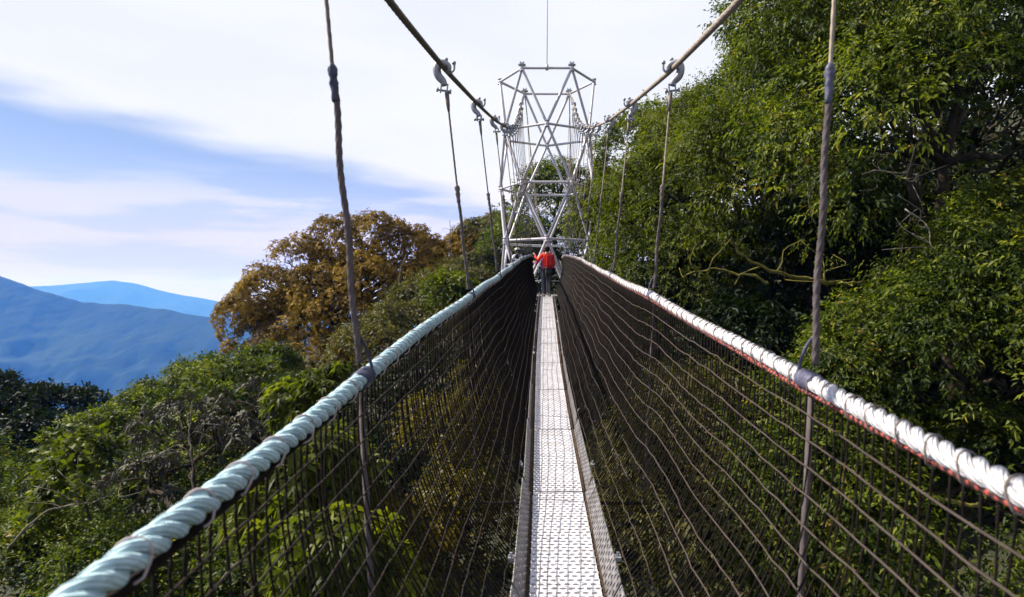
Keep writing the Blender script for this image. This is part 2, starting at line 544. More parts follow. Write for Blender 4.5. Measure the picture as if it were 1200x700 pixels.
def perforated(nx, nyy, wx, ly, hx, hy, th, stagger=True, segs=8, seed=1):
    """plate of nx by nyy cells, each with a real oval hole; local x across, y along, z up"""
    mb_v, mb_f = [], []
    cw, cl_ = wx / nx, ly / nyy
    rs = random.Random(seed)
    for j in range(nyy):
        for i in range(nx):
            off = .5 * cw if (stagger and j % 2) else 0.
            x0, x1 = -wx / 2 + i * cw, -wx / 2 + (i + 1) * cw
            y0, y1 = j * cl_, (j + 1) * cl_
            xo = off * .5 if stagger else 0
            if stagger:
                xo = .25 * cw if j % 2 else -.25 * cw
            cx, cy_ = (x0 + x1) / 2 + xo * .9, (y0 + y1) / 2
            k = len(mb_v)
            outer = [(x1, cy_), (x1, y1), (cx, y1), (x0, y1), (x0, cy_), (x0, y0), (cx, y0), (x1, y0)]
            for p in outer:
                mb_v.append((p[0], p[1], 0))
            for s in range(8):
                a = s * math.pi / 4
                mb_v.append((cx + hx * math.cos(a), cy_ + hy * math.sin(a), 0))
            for s in range(8):
                a = s * math.pi / 4
                mb_v.append((cx + hx * .93 * math.cos(a), cy_ + hy * .93 * math.sin(a), -th))
            for s in range(8):
                q = (s + 1) % 8
                mb_f.append((k + s, k + q, k + 8 + q, k + 8 + s))
                mb_f.append((k + 8 + s, k + 8 + q, k + 16 + q, k + 16 + s))
    # skirts
    k = len(mb_v)
    c4 = [(-wx / 2, 0), (wx / 2, 0), (wx / 2, ly), (-wx / 2, ly)]
    for z in (0, -th):
        mb_v.extend([(x, y, z) for x, y in c4])
    for s in range(4):
        q = (s + 1) % 4
        mb_f.append((k + s, k + 4 + s, k + 4 + q, k + q))
    return raw_mesh('perforated_plate', mb_v, mb_f, smooth=False)


walk = thing('walkway', 'narrow white walkway of perforated metal panels running to the tower', 'walkway')
plate = perforated(8, 36, 2 * HALF, PL - .034, .0172, .0125, .022)
toe_plate = perforated(3, 36, .125, PL - .03, .0150, .0115, .006)
for me_, mt in ((plate, 'deck'), (toe_plate, 'toe')):
    me_.materials.append(M[mt])
kk = 0
y = SEAM0
beam_mb = None
while y < Y1 - .3:
    ya, yb = y, min(y + PL, Y1)
    A = Vector((float(deck_x(ya)), ya, float(deck_z(ya))))
    B = Vector((float(deck_x(yb)), yb, float(deck_z(yb))))
    d = (B - A).normalized()
    rot = d.to_track_quat('Y', 'Z')
    pan = link('deck_panel', plate, None, walk, A)
    pan.rotation_mode = 'QUATERNION'
    pan.rotation_quaternion = rot
    pan.scale = (1, (B - A).length / PL, 1)
    for s in (-1, 1):
        side = rot @ Vector((s, 0, 0))
        upv = rot @ Vector((0, 0, 1))
        lean = float(np.interp(ya, [3, 9], [.50, .0])) + random.uniform(-.05, .05)
        to = link('toe_board', toe_plate, None, walk, A + side * (HALF + .050) + upv * (.052))
        to.rotation_mode = 'QUATERNION'
        to.rotation_quaternion = rot @ Matrix.Rotation(-s * (math.pi / 2 - lean), 3, 'Y').to_quaternion()
        to.scale = (1, (B - A).length / PL, 1)
        bm_ = MB().box((0, PL / 2, 0), (.030, PL - .01, .05))
        be = bm_.link('edge_beam', 'timber', walk)
        be.location = A + side * (HALF + .024) - upv * .030
        be.rotation_mode = 'QUATERNION'
        be.rotation_quaternion = rot
        # small galvanised clip on the toe board
        cb = MB().box((0, 0, 0), (.03, .05, .02)).tube([(0, 0, 0), (0, 0, .03)], .008, 6)
        co = cb.link('clip', 'galvanised', walk, False)
        co.location = A + side * (HALF + .10) + upv * .10 + d * .3
        co.rotation_mode = 'QUATERNION'
        co.rotation_quaternion = rot
    y += PL

# ------------------------------------------------------------------ handrail ropes


def rope_path(fx, fz, y0, y1, n):
    ys = np.linspace(y0, y1, n)
    return np.stack([fx(ys), ys, fz(ys)], -1)


def net_pt(side, y, t_):
    """point of the net: t=0 at the handrail, 1 at the walkway edge"""
    fx = rail_xl if side < 0 else rail_xr
    xa, za = float(fx(y)), float((rail_zl if side < 0 else rail_zr)(y)) - .035
    far = min(1., max(0., (y - 3) / 6))
    xb, zb = float(deck_x(y)) + side * (HALF + .105 - .045 * far), float(deck_z(y)) + .085
    return np.array([xa + (xb - xa) * t_ ** 2.4, y, za + (zb - za) * t_])


ROPE_R = .0272
for side, fx, mat, lash, lab in ((-1, rail_xl, 'rope_teal', 'lash_pink', 'thick pale teal twisted handrail rope on the left of the walkway'),
                                 (1, rail_xr, 'rope_white', 'lash_dark', 'thick white twisted handrail rope on the right of the walkway')):
    rail_z = rail_zl if side < 0 else rail_zr
    root = thing('handrail_rope', lab, 'rope', (float(fx(0)), 0, float(rail_z(0))), 'handrail ropes')
    org = np.array(root.location)
    ys = np.concatenate([np.arange(Y0, 8, .015), np.arange(8, Y1 + .02, .032)])
    P = np.stack([fx(ys), ys, rail_z(ys)], -1)
    P[:, 2] += .006 * np.sin(ys * 2.6 + side)
    arc = np.concatenate([[0], np.cumsum(np.linalg.norm(np.diff(P, axis=0), axis=1))])
    T = np.gradient(P, axis=0)
    T /= np.linalg.norm(T, axis=1)[:, None]
    S_ = np.cross(T, [0, 0, 1.])
    S_ /= np.linalg.norm(S_, axis=1)[:, None]
    U_ = np.cross(S_, T)
    for k in range(3):
        an = -arc / .17 * 2 * math.pi + k * 2 * math.pi / 3
        off = ROPE_R * .53
        path = P + (np.cos(an) * off)[:, None] * S_ + (np.sin(an) * off)[:, None] * U_
        mb = MB().tube(path - org, ROPE_R * .50, 10)
        st = mb.link('strand', mat, root)
        fa = np.tile(np.arange(10) / 10 * 2 * math.pi, len(path))
        fib = np.stack([np.cos(fa), np.sin(fa), np.repeat(arc, 10)], -1)
        at = st.data.attributes.new('fibre', 'FLOAT_VECTOR', 'POINT')
        at.data.foreach_set('vector', fib.astype(np.float32).ravel())
    ring = MB()
    a = np.linspace(0, 2 * math.pi, 17)
    ring.tube([(math.cos(x) * (ROPE_R + .0005), .012 * math.sin(x + .6), math.sin(x) * (ROPE_R + .001) - (.012 if math.sin(x) < -.5 else 0)) for x in a], .0027, 5)
    ring_me = ring.mesh('lashing')
    yy = .35
    while yy < Y1 - .2:
        o = link('lashing', ring_me, lash, root, Vector((float(fx(yy)), yy, float(rail_z(yy) + .006 * math.sin(yy * 2.6 + side)))) - Vector(org))
        o.rotation_euler = (random.uniform(-.1, .1) + math.atan(.09), random.uniform(-.3, .3), random.uniform(-.25, .25) - .2 * side)
        yy += random.uniform(.15, .21) if side < 0 else random.uniform(.11, .16)

    # ---------------- net below it
    net = thing('side_net', 'shade-darkened knotted cord net filling the left side of the walkway' if side < 0 else 'brown knotted cord net filling the right side of the walkway',
                'net', (float(deck_x(0)) + side * (HALF + .1), 0, float(deck_z(0))), 'side nets')
    no = np.array(net.location)
    rs = np.random.RandomState(11 + side)
    ys = np.arange(Y0, Y1 + .01, .045)
    pts = np.array([net_pt(side, y_, 0.0) for y_ in ys])
    MB().tube(pts - no, .0095, 8, 4, .2, .05).link('border_cord', 'cord_red' if side > 0 else 'cord_dark', net)
    ROWS = 13
    ph = rs.rand(8) * 6.28
    for r_ in range(1, ROWS + 1):
        t_ = (r_ / (ROWS + .3))
        yk = np.arange(Y0, Y1 + .01, .11 if r_ < 40 else .3)
        wob = .13 * np.sin(yk * 1.05 + ph[0]) + .10 * np.sin(yk * 2.55 + ph[1] + r_ * .25) + .07 * np.sin(yk * 4.3 + ph[2] + r_ * .6)
        wob = wob * (.35 + .65 * math.sin(math.pi * min(1, t_ * 1.1))) + rs.randn(len(yk)) * .025
        tt = np.clip(t_ + wob / (ROWS + .3) * 1.15, .01, 1)
        pts = np.array([net_pt(side, a, b) for a, b in zip(yk, tt)])
        pts[:, 0] -= side * .004
        MB().tube(pts - no, .0030, 5).link('net_rope', 'cord_brown' if side > 0 else 'cord_brown_shaded', net)
    # upright cords, knotted where the rows cross
    yy, count = .35, 0
    rest = MB()
    while yy < Y1 - .05:
        jj = rs.randn(2) * .010
        qs = np.linspace(0, 1, 2 * ROWS - 3)
        pts = np.array([net_pt(side, yy + jj[0] * math.sin(q * 3) + jj[1] * math.sin(q * 7), q) for q in qs])
        pts[:, 1] += rs.randn(len(qs)) * .0022
        if count < 300:
            rad = np.where(np.arange(len(qs)) % 2 == 1, .0042, .0025) * (1 + .6 * min(1, max(0, (yy - 4) / 5)))
            base = pts[-1].copy()
            MB().tube(pts - base, rad, 4).link('upright_cord', 'cord_dark', net, loc=None).location = base - no
        else:
            rest.tube(pts[::4] - no, .0065, 3, cap=False)
        count += 1
        yy += .050 + rs.randn() * .004
    if rest.v:
        rest.link('far_upright_cords', 'cord_dark', net, kind='stuff')

# ------------------------------------------------------------------ suspension cables
for side, fx, mat, lab in ((-1, cab_xl, 'wire_dark_shaded', 'shade-toned dark steel suspension cable sloping up from the upper left to the tower'),
                           (1, cab_xr, 'wire_sunlit', 'beige sunlit steel suspension cable sloping up on the right to the tower')):
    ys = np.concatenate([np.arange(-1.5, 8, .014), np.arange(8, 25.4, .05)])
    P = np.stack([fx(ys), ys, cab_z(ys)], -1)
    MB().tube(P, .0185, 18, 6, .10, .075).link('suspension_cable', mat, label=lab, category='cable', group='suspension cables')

# ------------------------------------------------------------------ hangers with hooks
hook_path = curve_pts([(.050, 0, -.026), (.040, 0, .020), (0, 0, .036), (-.042, 0, .024), (-.056, 0, -.020), (-.038, 0, -.075), (.006, 0, -.115), (.022, 0, -.150)], 26)
hook_rad = np.interp(np.linspace(0, 1, 27), [0, .15, .45, .8, 1], [.015, .022, .037, .032, .024])
hook_me = MB().tube(hook_path, hook_rad, 10).mesh('hook')
ub = MB()
ub.tube(curve_pts([(.012, .02, .075), (.02, .02, .0), (.055, .02, -.026), (.085, .02, .005), (.08, .02, .07)], 18), .010, 8)
ub.tube([(.012, .02, .068), (.012, .02, .088)], .018, 6).tube([(.08, .02, .05), (.08, .02, .072)], .018, 6)
ub_me = ub.mesh('u_bolt')
cv = MB()
for s in (-1, 1):
    cv.box((.022 + s * .026, 0, -.172), (.012, .04, .075))
cv_me = cv.mesh('clevis', False)
pin = MB().tube([(-.032, 0, -.192), (.078, 0, -.192)], .0095, 8).tube([(-.04, 0, -.192), (-.024, 0, -.192)], .019, 6).tube([(.068, 0, -.192), (.084, 0, -.192)], .019, 6)
pin_me = pin.mesh('pin')
for me_ in (hook_me, ub_me, cv_me, pin_me):
    me_.materials.append(M['galvanised'])

HY = [2.42, 4.92, 7.35, 9.8, 12.1, 13.7, 15.0, 16.2, 17.3, 18.3, 19.2, 20.0, 20.8, 21.5]
ordn = ['nearest', 'second', 'third', 'fourth', 'fifth', 'sixth', 'seventh', 'eighth', 'ninth', 'tenth', 'eleventh', 'twelfth', 'thirteenth', 'last']
for side, fx, cx in ((-1, rail_xl, cab_xl), (1, rail_xr, cab_xr)):
    rail_z = rail_zl if side < 0 else rail_zr
    for k, hy in enumerate(HY):
        if k == 0:
            hy = 2.34 if side < 0 else 2.21
        sd = 'left' if side < 0 else 'right'
        if k == 0:
            lab = f'nearest {sd} hanger, thick twisted rope taped to the {"teal" if side < 0 else "white"} handrail rope'
        elif k == len(HY) - 1:
            lab = f'last {sd} hanger before the tower, hooked high on the {sd} cable'
        else:
            lab = f'{ordn[k]} {sd} hanger from the camera, rope hooked on the {sd} suspension cable'
        top = np.array([float(cx(hy)), hy, float(cab_z(hy))])
        rz_ = float(rail_z(hy) + .006 * math.sin(hy * 2.6 + side))
        rail = np.array([float(fx(hy)) + side * .012, hy, rz_])
        root = thing('hanger', lab, 'hanger', tuple(rail), 'hangers of the walkway')
        o_ = top - rail
        slope = math.atan((float(cab_z(hy + .1)) - float(cab_z(hy - .1))) / .2)
        for nm, me_ in (('hook', hook_me), ('u_bolt', ub_me), ('clevis', cv_me), ('pin', pin_me)):
            if nm in ('u_bolt', 'pin'):
                link(nm, me_, None, o)
                continue
            o = link(nm, me_, None, root, tuple(o_))
            o.scale = (-side * .86, .86, .86)
            o.rotation_euler = (0, random.Random(k * 3 + side).uniform(-.12, .12), random.Random(k * 7 + side).uniform(-.35, .35))
        a0 = o_ + np.array([-side * .022 * -1 * -1, 0, -.192])
        b0 = np.array([side * .004, 0, .05])
        L = np.linalg.norm(a0 - b0)
        jt = .50 if k else .47
        if k == 0:
            zj = (350 - 92) / 800 * hy - rz_
            jt = 1 - (zj - b0[2]) / (a0[2] - b0[2])
        ln = lambda u: a0 + (b0 - a0) * u
        n_th = 2
        MB().tube([ln(0) + np.array([0, 0, .012]), ln(.05), ln(.09)], [.016, .014, .008], 8).link('thimble', 'wire_dark_shaded', root)
        MB().tube([ln(u) for u in np.linspace(.04, jt + .03, 40)], .0068, 8, 5, .15, .05).link('wire', 'wire_dark_shaded' if side < 0 else 'wire_sunlit', root)
        wob = lambda u: np.array([.0035 * math.sin(u * 21 + k), .0035 * math.cos(u * 17), 0])
        n_ = int(max(40, min(420, L * (1 - jt) / .006))) if k < 4 else 40
        MB().tube([ln(u) + wob(u) for u in np.linspace(jt, 1.0, n_)], .0105 if k < 3 else (.0095 if k < 5 else .007), 14 if k < 4 else 6, 4 if k < 4 else 0, .17, .045 if k == 0 else .07, phase=.3).link('rope', 'hanger_rope', root)
        tp = 'tape' if side < 0 else 'tape_grey'
        u0 = jt
        tl = .05 / L
        uu = np.linspace(u0 - tl, u0 + tl * 1.6, 15)
        rr = np.array([.010, .017, .020, .019, .021, .018, .017, .019, .0165, .0155, .016, .015, .0152, .0145, .013])
        MB().tube([ln(u) for u in uu], rr * (.80 if k == 0 else .92), 9, 2, .14, .05).link('joint_tape', tp if k == 0 else 'wire_dark_shaded', root)
        # strap round the handrail rope with a split leg
        sl = MB()
        yy = np.linspace(-.055, .055, 13)
        rr = (ROPE_R + .003) * (1 + .10 * np.sin(np.arange(13) * 2.1))
        rr[0] = rr[-1] = ROPE_R + .001
        slz = [float(rail_z(hy + q) - rail_z(hy)) for q in yy]
        slx = [float(fx(hy + q) - fx(hy)) - side * .012 for q in yy]
        sl.tube([(slx[i], yy[i], slz[i]) for i in range(13)], rr, 12)
        sl.tube(curve_pts([tuple(ln(.93)), (-side * .012, .03, .10), (-side * .030, .045, .02), (-side * .02, .05, -.03)], 12), .0055, 6)
        sl.link('handrail_strap', tp if k < 6 else 'tape', root)
        # lower leg down to the walkway cross beam
        dz_ = float(deck_z(hy)) - rz_ - .06
        dxx = float(deck_x(hy)) + side * .50 - rail[0] if True else 0
        xe = (rail[0] * .88 + float(deck_x(hy)) * .12) - rail[0]
        MB().tube([(side * .0, 0, -.01), (xe * .5 + side * .012, 0, dz_ * .5), (xe + side * .012, 0, dz_)], .0085 if k else .0105, 8, 3, .2, .1).link('lower_rope', 'hanger_rope', root)
    # cross beams
for k, hy in enumerate(HY[:9]):
    zc = float(deck_z(hy)) - .06
    xa = float(rail_xl(hy)) * .88 + float(deck_x(hy)) * .12
    xb = float(rail_xr(hy)) * .88 + float(deck_x(hy)) * .12
    MB().tube([(xa - .01, hy, zc), (xb + .01, hy, zc)], .011, 6, 3, .15, .08).link('cross_rope', 'cord_dark', walk)

# ------------------------------------------------------------------ tower
TS, TY, ST = 1.65, 24.0, 1.885
tower = thing('lattice_tower', 'tall white steel tube lattice tower at the end of the walkway', 'tower', (0, TY, ground_h(0, TY) - .2))
to_ = Vector(tower.location)


def ring_nodes(lv):
    """lv 0 is the top ring; alternate rings turn by thirty degrees"""
    z = 7.62 - lv * ST
    off = 0 if lv % 2 == 0 else 30
    return [Vector((TS * math.cos(R(a + off)), TY + TS * math.sin(R(a + off)), z)) for a in range(0, 360, 60)]


tube_me_cache = {}


def strut(name, a, b, r, parent=tower, seg=10):
    """one tube between two points; the unit tube is shared"""
    key = (round(r, 4), seg)
    if key not in tube_me_cache:
        me_ = MB().tube([(0, 0, 0), (0, 0, 1)], 1.0, seg).mesh('tube')
        me_.materials.append(M['white_steel'])
        tube_me_cache[key] = me_
    o = link(name, tube_me_cache[key], None, parent, a - to_)
    o.rotation_mode = 'QUATERNION'
    o.rotation_quaternion = (b - a).to_track_quat('Z', 'Y')
    o.scale = (r, r, (b - a).length)
    return o


node_me = MB().ball((0, 0, 0), .095, 10, 6).tube([(0, 0, -.11), (0, 0, .11)], .075, 10).tube([(0, 0, -.125), (0, 0, -.10)], .11, 12).tube([(0, 0, .10), (0, 0, .125)], .11, 12).mesh('joint')
node_me.materials.append(M['white_steel'])
NLV = 9
rings = [ring_nodes(l) for l in range(NLV)]
for l, rg in enumerate(rings):
    for i in range(6):
        strut('ring_tube', rg[i], rg[(i + 1) % 6], .043)
        link('joint', node_me, None, tower, rg[i] - to_).scale = (.8, .8, .8)
        if l + 1 < NLV:
            nx_ = rings[l + 1]
            if l % 2 == 0:
                pair = (i, (i - 1) % 6)
            else:
                pair = (i, (i + 1) % 6)
            for j in pair:
                strut('diagonal_tube', rg[i], nx_[j], .046)
for i in range(6):
    b_ = rings[-1][i]
    g_ = Vector((b_.x, b_.y, float(ground_h(b_.x, b_.y)) - .4))
    if g_.z < b_.z:
        strut('foot_tube', b_, g_, .075)
# saddles on the four top corners that carry the cables
for i in (1, 2, 4, 5):
    p_ = rings[0][i] - to_
    sd = MB().box((p_.x, p_.y, p_.z + .10), (.24, .18, .025)).box((p_.x - .055, p_.y, p_.z + .155), (.03, .13, .10)).box((p_.x + .055, p_.y, p_.z + .155), (.03, .13, .10))
    sd.box((p_.x, p_.y, p_.z + .15), (.06, .10, .05))
    sd.link('cable_saddle', 'galvanised', tower, False)
top_mid = (rings[0][4] + rings[0][5]) / 2 - to_
MB().tube([tuple(top_mid), tuple(top_mid + Vector((.02, 0, 2.5))), tuple(top_mid + Vector((.06, 0, 5.5)))], [.014, .012, .008], 6).link('lightning_rod', 'galvanised', tower)
MB().tube([tuple(top_mid - Vector((0, 0, .07))), tuple(top_mid + Vector((0, 0, .12)))], .05, 8).link('rod_clamp', 'white_steel', tower)
# platform inside the tower
pf = MB()
hexp = [(1.42 * math.cos(R(a)), 1.42 * math.sin(R(a))) for a in range(0, 360, 60)]
pz = .10 - to_.z
pf.add([(x, y_, pz) for x, y_ in hexp] + [(x, y_, pz - .05) for x, y_ in hexp],
       [tuple(range(6)), tuple(range(11, 5, -1))] + [(i, i + 6, (i + 1) % 6 + 6, (i + 1) % 6) for i in range(6)])
pfo = pf.link('platform', 'deck', tower, False)
for zz in (.55, 1.1):
    for i in (0, 1, 2, 3, 5):
        a, b_ = hexp[i], hexp[(i + 1) % 6]
        if i in (4,):
            continue
        MB().tube([(a[0], a[1], pz + zz), (b_[0], b_[1], pz + zz)], .014, 6).link('platform_rail', 'galvanised', pfo)

# next span leaving the tower on the far side
fs_z = table([25.4, 28, 31, 35, 40, 46], [7.6, 6.2, 5.0, 3.9, 3.0, 2.6], .3)
fd_z = table([25.4, 30, 36, 46], [.1, -.1, -.4, -.6], .3)
for side in (-1, 1):
    sd = 'left' if side < 0 else 'right'
    ys = np.arange(25.3, 33.2, .4)
    X = side * .825 + .05 * (ys - 25.3)
    MB().tube(np.stack([X, ys, fs_z(ys)], -1), .02, 6).link('far_suspension_cable', 'wire_sunlit', label=f'{sd} cable of the far span, running down beyond the tower', category='cable', group='cables of the far span')
    rr = MB().tube(np.stack([side * .5 + .05 * (ys - 25.3), ys, fd_z(ys) + 1.25], -1), .03, 6)
    fr = rr.link('far_handrail_rope', 'rope_white', label=f'{sd} handrail rope of the far span seen through the tower', category='rope', group='handrail ropes of the far span')
    for k, hy in enumerate(np.arange(26.3, 33, 1.3)):
        xx = side * .82 + .05 * (hy - 25.3)
        MB().tube([(xx, hy, float(fs_z(hy))), (side * .52 + .05 * (hy - 25.3), hy, float(fd_z(hy)) + 1.25)], .010, 5).link(
            'far_hanger', 'wire_dark_shaded', label=f'thin {sd} hanger of the far span seen through the tower', category='hanger', group=f'{sd} hangers of the far span')
ys = np.arange(25.2, 33.3, 1.0)
fw = MB()
Vs, Fs = [], []
for i, y_ in enumerate(ys):
    xx = .05 * (y_ - 25.3)
    zz = float(fd_z(y_))
    Vs += [(xx - .18, y_, zz), (xx + .18, y_, zz), (xx + .18, y_, zz - .04), (xx - .18, y_, zz - .04)]
    if i:
        for q in range(4):
            Fs.append(((i - 1) * 4 + q, (i - 1) * 4 + (q + 1) % 4, i * 4 + (q + 1) % 4, i * 4 + q))
fw.add(Vs, Fs).link('far_walkway', 'deck', label='walkway of the far span beyond the tower', category='walkway', smooth=False)

# ------------------------------------------------------------------ people


def skin_mesh(name, verts, edges, radii, sub=2, root=0):
    me_ = bpy.data.meshes.new(name)
    me_.from_pydata([tuple(v) for v in verts], edges, [])
    ob = bpy.data.objects.new(name, me_)
    C.objects.link(ob)
    ob.modifiers.new('Skin', 'SKIN')
    for i, r_ in enumerate(radii):
        sv = me_.skin_vertices[0].data[i]
        sv.radius = r_ if isinstance(r_, tuple) else (r_, r_)
        sv.use_root = (i == root)
    s = ob.modifiers.new('Sub', 'SUBSURF')
    s.levels = s.render_levels = sub
    dg = bpy.context.evaluated_depsgraph_get()
    dg.update()
    out = bpy.data.meshes.new_from_object(ob.evaluated_get(dg))
    bpy.data.objects.remove(ob)
    out.polygons.foreach_set('use_smooth', np.ones(len(out.polygons), dtype=bool))
    return out


def person(label, loc, rotz, H, top, legs, lhand, rhand, lelb, relb, hat=None, stride=.06, bend=0.0, hair='hair'):
    """standing figure facing +Y; joints in units of a 1.7 m person"""
    s = H / 1.7
    root = thing('person', label, 'person', loc, 'people on the walkway')
    root.rotation_euler = (0, 0, rotz)
    root.scale = (s, s, s)
    pel = (0, 0, .92)
    J = {'pel': pel, 'waist': (0, .01, 1.06), 'chest': (0, .02 + bend, 1.26), 'neckb': (0, .02 + bend, 1.42), 'neck': (0, .03 + bend, 1.49), 'head': (0, .05 + bend, 1.58), 'crown': (0, .045 + bend, 1.645),
         'shl': (-.18, .02 + bend, 1.385), 'shr': (.18, .02 + bend, 1.385), 'ell': lelb, 'elr': relb, 'hal': lhand, 'har': rhand,
         'hipl': (-.085, 0, .88), 'hipr': (.085, 0, .88), 'knl': (-.09, stride + .02, .49), 'knr': (.09, -stride + .03, .49), 'anl': (-.09, stride, .09), 'anr': (.09, -stride, .09),
         'tol': (-.10, stride + .17, .035), 'tor': (.10, -stride + .17, .035)}
    rad = {'pel': (.135, .10), 'waist': (.125, .095), 'chest': (.15, .105), 'neckb': (.085, .075), 'neck': (.052, .055), 'head': (.078, .092), 'crown': (.066, .078),
           'shl': .062, 'shr': .062, 'ell': .042, 'elr': .042, 'hal': .03, 'har': .03, 'hipl': .085, 'hipr': .085, 'knl': .056, 'knr': .056, 'anl': .040, 'anr': .040, 'tol': .032, 'tor': .032}
    names = list(J)
    E = [('pel', 'waist'), ('waist', 'chest'), ('chest', 'neckb'), ('neckb', 'neck'), ('neck', 'head'), ('head', 'crown'), ('neckb', 'shl'), ('neckb', 'shr'), ('shl', 'ell'), ('shr', 'elr'), ('ell', 'hal'), ('elr', 'har'),
         ('pel', 'hipl'), ('pel', 'hipr'), ('hipl', 'knl'), ('hipr', 'knr'), ('knl', 'anl'), ('knr', 'anr'), ('anl', 'tol'), ('anr', 'tor')]

    def part(nm, use, mat, grow=1.0, rootn=None, parent=root):
        ids = [n_ for n_ in names if n_ in use]
        vs = [J[n_] for n_ in ids]
        es = [(ids.index(a), ids.index(b)) for a, b in E if a in ids and b in ids]
        rr = []
        for n_ in ids:
            q = rad[n_]
            q = q if isinstance(q, tuple) else (q, q)
            rr.append((q[0] * grow, q[1] * grow))
        me_ = skin_mesh(nm, vs, es, rr, 2, ids.index(rootn) if rootn else 0)
        return link(nm, me_, mat, parent)

    body = part('body', set(names), 'skin', .93, 'pel')
    part('jacket', {'pel', 'waist', 'chest', 'neckb', 'shl', 'shr', 'ell', 'elr', 'hal', 'har'}, top, 1.19, 'pel')
    part('trousers', {'pel', 'hipl', 'hipr', 'knl', 'knr', 'anl', 'anr'}, legs, 1.12, 'pel')
    for sgn, an_, to in ((-1, 'anl', 'tol'), (1, 'anr', 'tor')):
        A_, T_ = J[an_], J[to]
        sm = skin_mesh('shoe', [(A_[0], A_[1] - .05, .045), (A_[0], A_[1] + .02, .06), T_], [(0, 1), (1, 2)], [(.045, .05), (.05, .055), (.042, .035)], 1)
        link('shoe', sm, 'shoe', root)
    # hands: palm and five bent fingers
    for hn, el, sgn in (('hal', 'ell', -1), ('har', 'elr', 1)):
        h_, e_ = Vector(J[hn]), Vector(J[el])
        d = (h_ - e_).normalized()
        sd = d.cross(Vector((0, 0, 1)))
        sd = sd.normalized() if sd.length > .1 else Vector((1, 0, 0))
        up = sd.cross(d)
        vs = [h_, h_ + d * .05, h_ + d * .085]
        es = [(0, 1), (1, 2)]
        rr = [(.026, .022), (.036, .016), (.036, .015)]
        for q, (o_, ln_) in enumerate(((-.03, .055), (-.010, .07), (.010, .068), (.03, .05))):
            b = len(vs)
            vs += [h_ + d * .09 + sd * o_, h_ + d * (.09 + ln_ * .6) + sd * o_ - up * .012, h_ + d * (.09 + ln_ * .8) + sd * o_ - up * .04]
            es += [(2, b), (b, b + 1), (b + 1, b + 2)]
            rr += [(.0095, .0095), (.009, .009), (.008, .008)]
        b = len(vs)
        vs += [h_ + d * .05 - sd * sgn * .042 - up * .008, h_ + d * .085 - sd * sgn * .055 - up * .03]
        es += [(1, b), (b, b + 1)]
        rr += [(.011, .011), (.009, .009)]
        link('hand', skin_mesh('hand', vs, es, rr, 1), 'skin', root)
    hd = Vector(J['head'])
    # face
    fm = MB().ball((hd.x, hd.y + .098, hd.z - .012), (.013, .022, .022), 8, 5).ball((hd.x - .088, hd.y + .005, hd.z - .005), (.014, .022, .032), 8, 5).ball((hd.x + .088, hd.y + .005, hd.z - .005), (.014, .022, .032), 8, 5)
    fm.link('nose_and_ears', 'skin', root)
    for s_ in (-1, 1):
        MB().ball((hd.x + s_ * .032, hd.y + .088, hd.z + .012), (.014, .010, .009), 8, 5).link('eye', 'hair', root)
    MB().ball((hd.x, hd.y + .090, hd.z - .052), (.026, .010, .006), 8, 5).link('mouth', 'magenta', root)
    hm = MB()
    hm.ball((hd.x, hd.y - .018, hd.z + .038), (.092, .098, .085), 14, 9)
    hm.ball((hd.x, hd.y - .055, hd.z - .012), (.080, .050, .075), 12, 7)
    hm.link('hair', hair, root)
    if hat:
        ht = MB().ball((hd.x, hd.y, hd.z + .062), (.102, .112, .075), 14, 8).box((hd.x, hd.y + .13, hd.z + .045), (.13, .11, .014))
        ht.link('cap', hat, root)
    return root


PY = 21.35
pz_ = float(deck_z(PY)) + .006
red = person('person in a red jacket and grey trousers holding the left handrail, seen from behind', (.005, PY, pz_), R(4), 1.60,
             'jacket_red', 'trousers', (-.40, .10, 1.385), (.17, .30, 1.12), (-.33, -.06, 1.19), (.24, .06, 1.06), bend=.03)
bp = thing('backpack', 'red backpack on the back of the person in the red jacket', 'backpack', (.075, PY - .12, pz_ + 1.02))
bm_ = bmesh.new()
bmesh.ops.create_cube(bm_, size=1)
for v in bm_.verts:
    v.co.x *= .30 * (.82 if v.co.z > 0 else 1)
    v.co.y *= .17 * (.7 if v.co.z > 0 else 1)
    v.co.z = v.co.z * .46 + .10
bmesh.ops.bevel(bm_, geom=bm_.edges[:], offset=.05, segments=3, affect='EDGES')
me_ = bpy.data.meshes.new('bag')
bm_.to_mesh(me_)
bm_.free()
link('bag', me_, 'pack_red', bp)
MB().box((0, -.075, .03), (.18, .05, .15)).link('pocket', 'pack_red', bp, False)
for s in (-1, 1):
    MB().tube(curve_pts([(s * .10, .02, .30), (s * .11, .10, .36), (s * .12, .2, .30), (s * .13, .2, .05), (s * .12, .05, -.08)], 16), .016, 6).link('strap', 'strap', bp)
MB().tube([(-.10, -.05, -.10), (-.11, -.07, -.25), (-.11, -.06, -.42)], .012, 6).link('hanging_strap', 'strap', bp)
person('person in a magenta top standing close ahead of the red jacket', (-.055, PY + .62, float(deck_z(PY + .62)) + .006), R(-5), 1.54,
       'magenta', 'navy', (-.36, .06, 1.20), (.26, .2, 1.05), (-.31, -.06, 1.12), (.29, .02, 1.07))
person('person in a pale blue shirt and white cap on the tower platform', (-1.02, 24.1, .105), R(35), 1.68, 'shirt_blue', 'navy',
       (-.30, .2, 1.10), (.30, .2, 1.10), (-.30, -.02, 1.08), (.30, -.02, 1.08), hat='rope_white')
person('person in dark navy clothes beside the pale blue shirt on the platform', (-1.02, 23.35, .105), R(10), 1.42, 'navy', 'navy',
       (-.22, .1, .82), (.22, .1, .82), (-.25, -.02, 1.08), (.25, -.02, 1.08))

# ------------------------------------------------------------------ foliage


def unit(a):
    return a / (np.linalg.norm(a, axis=-1, keepdims=True) + 1e-9)


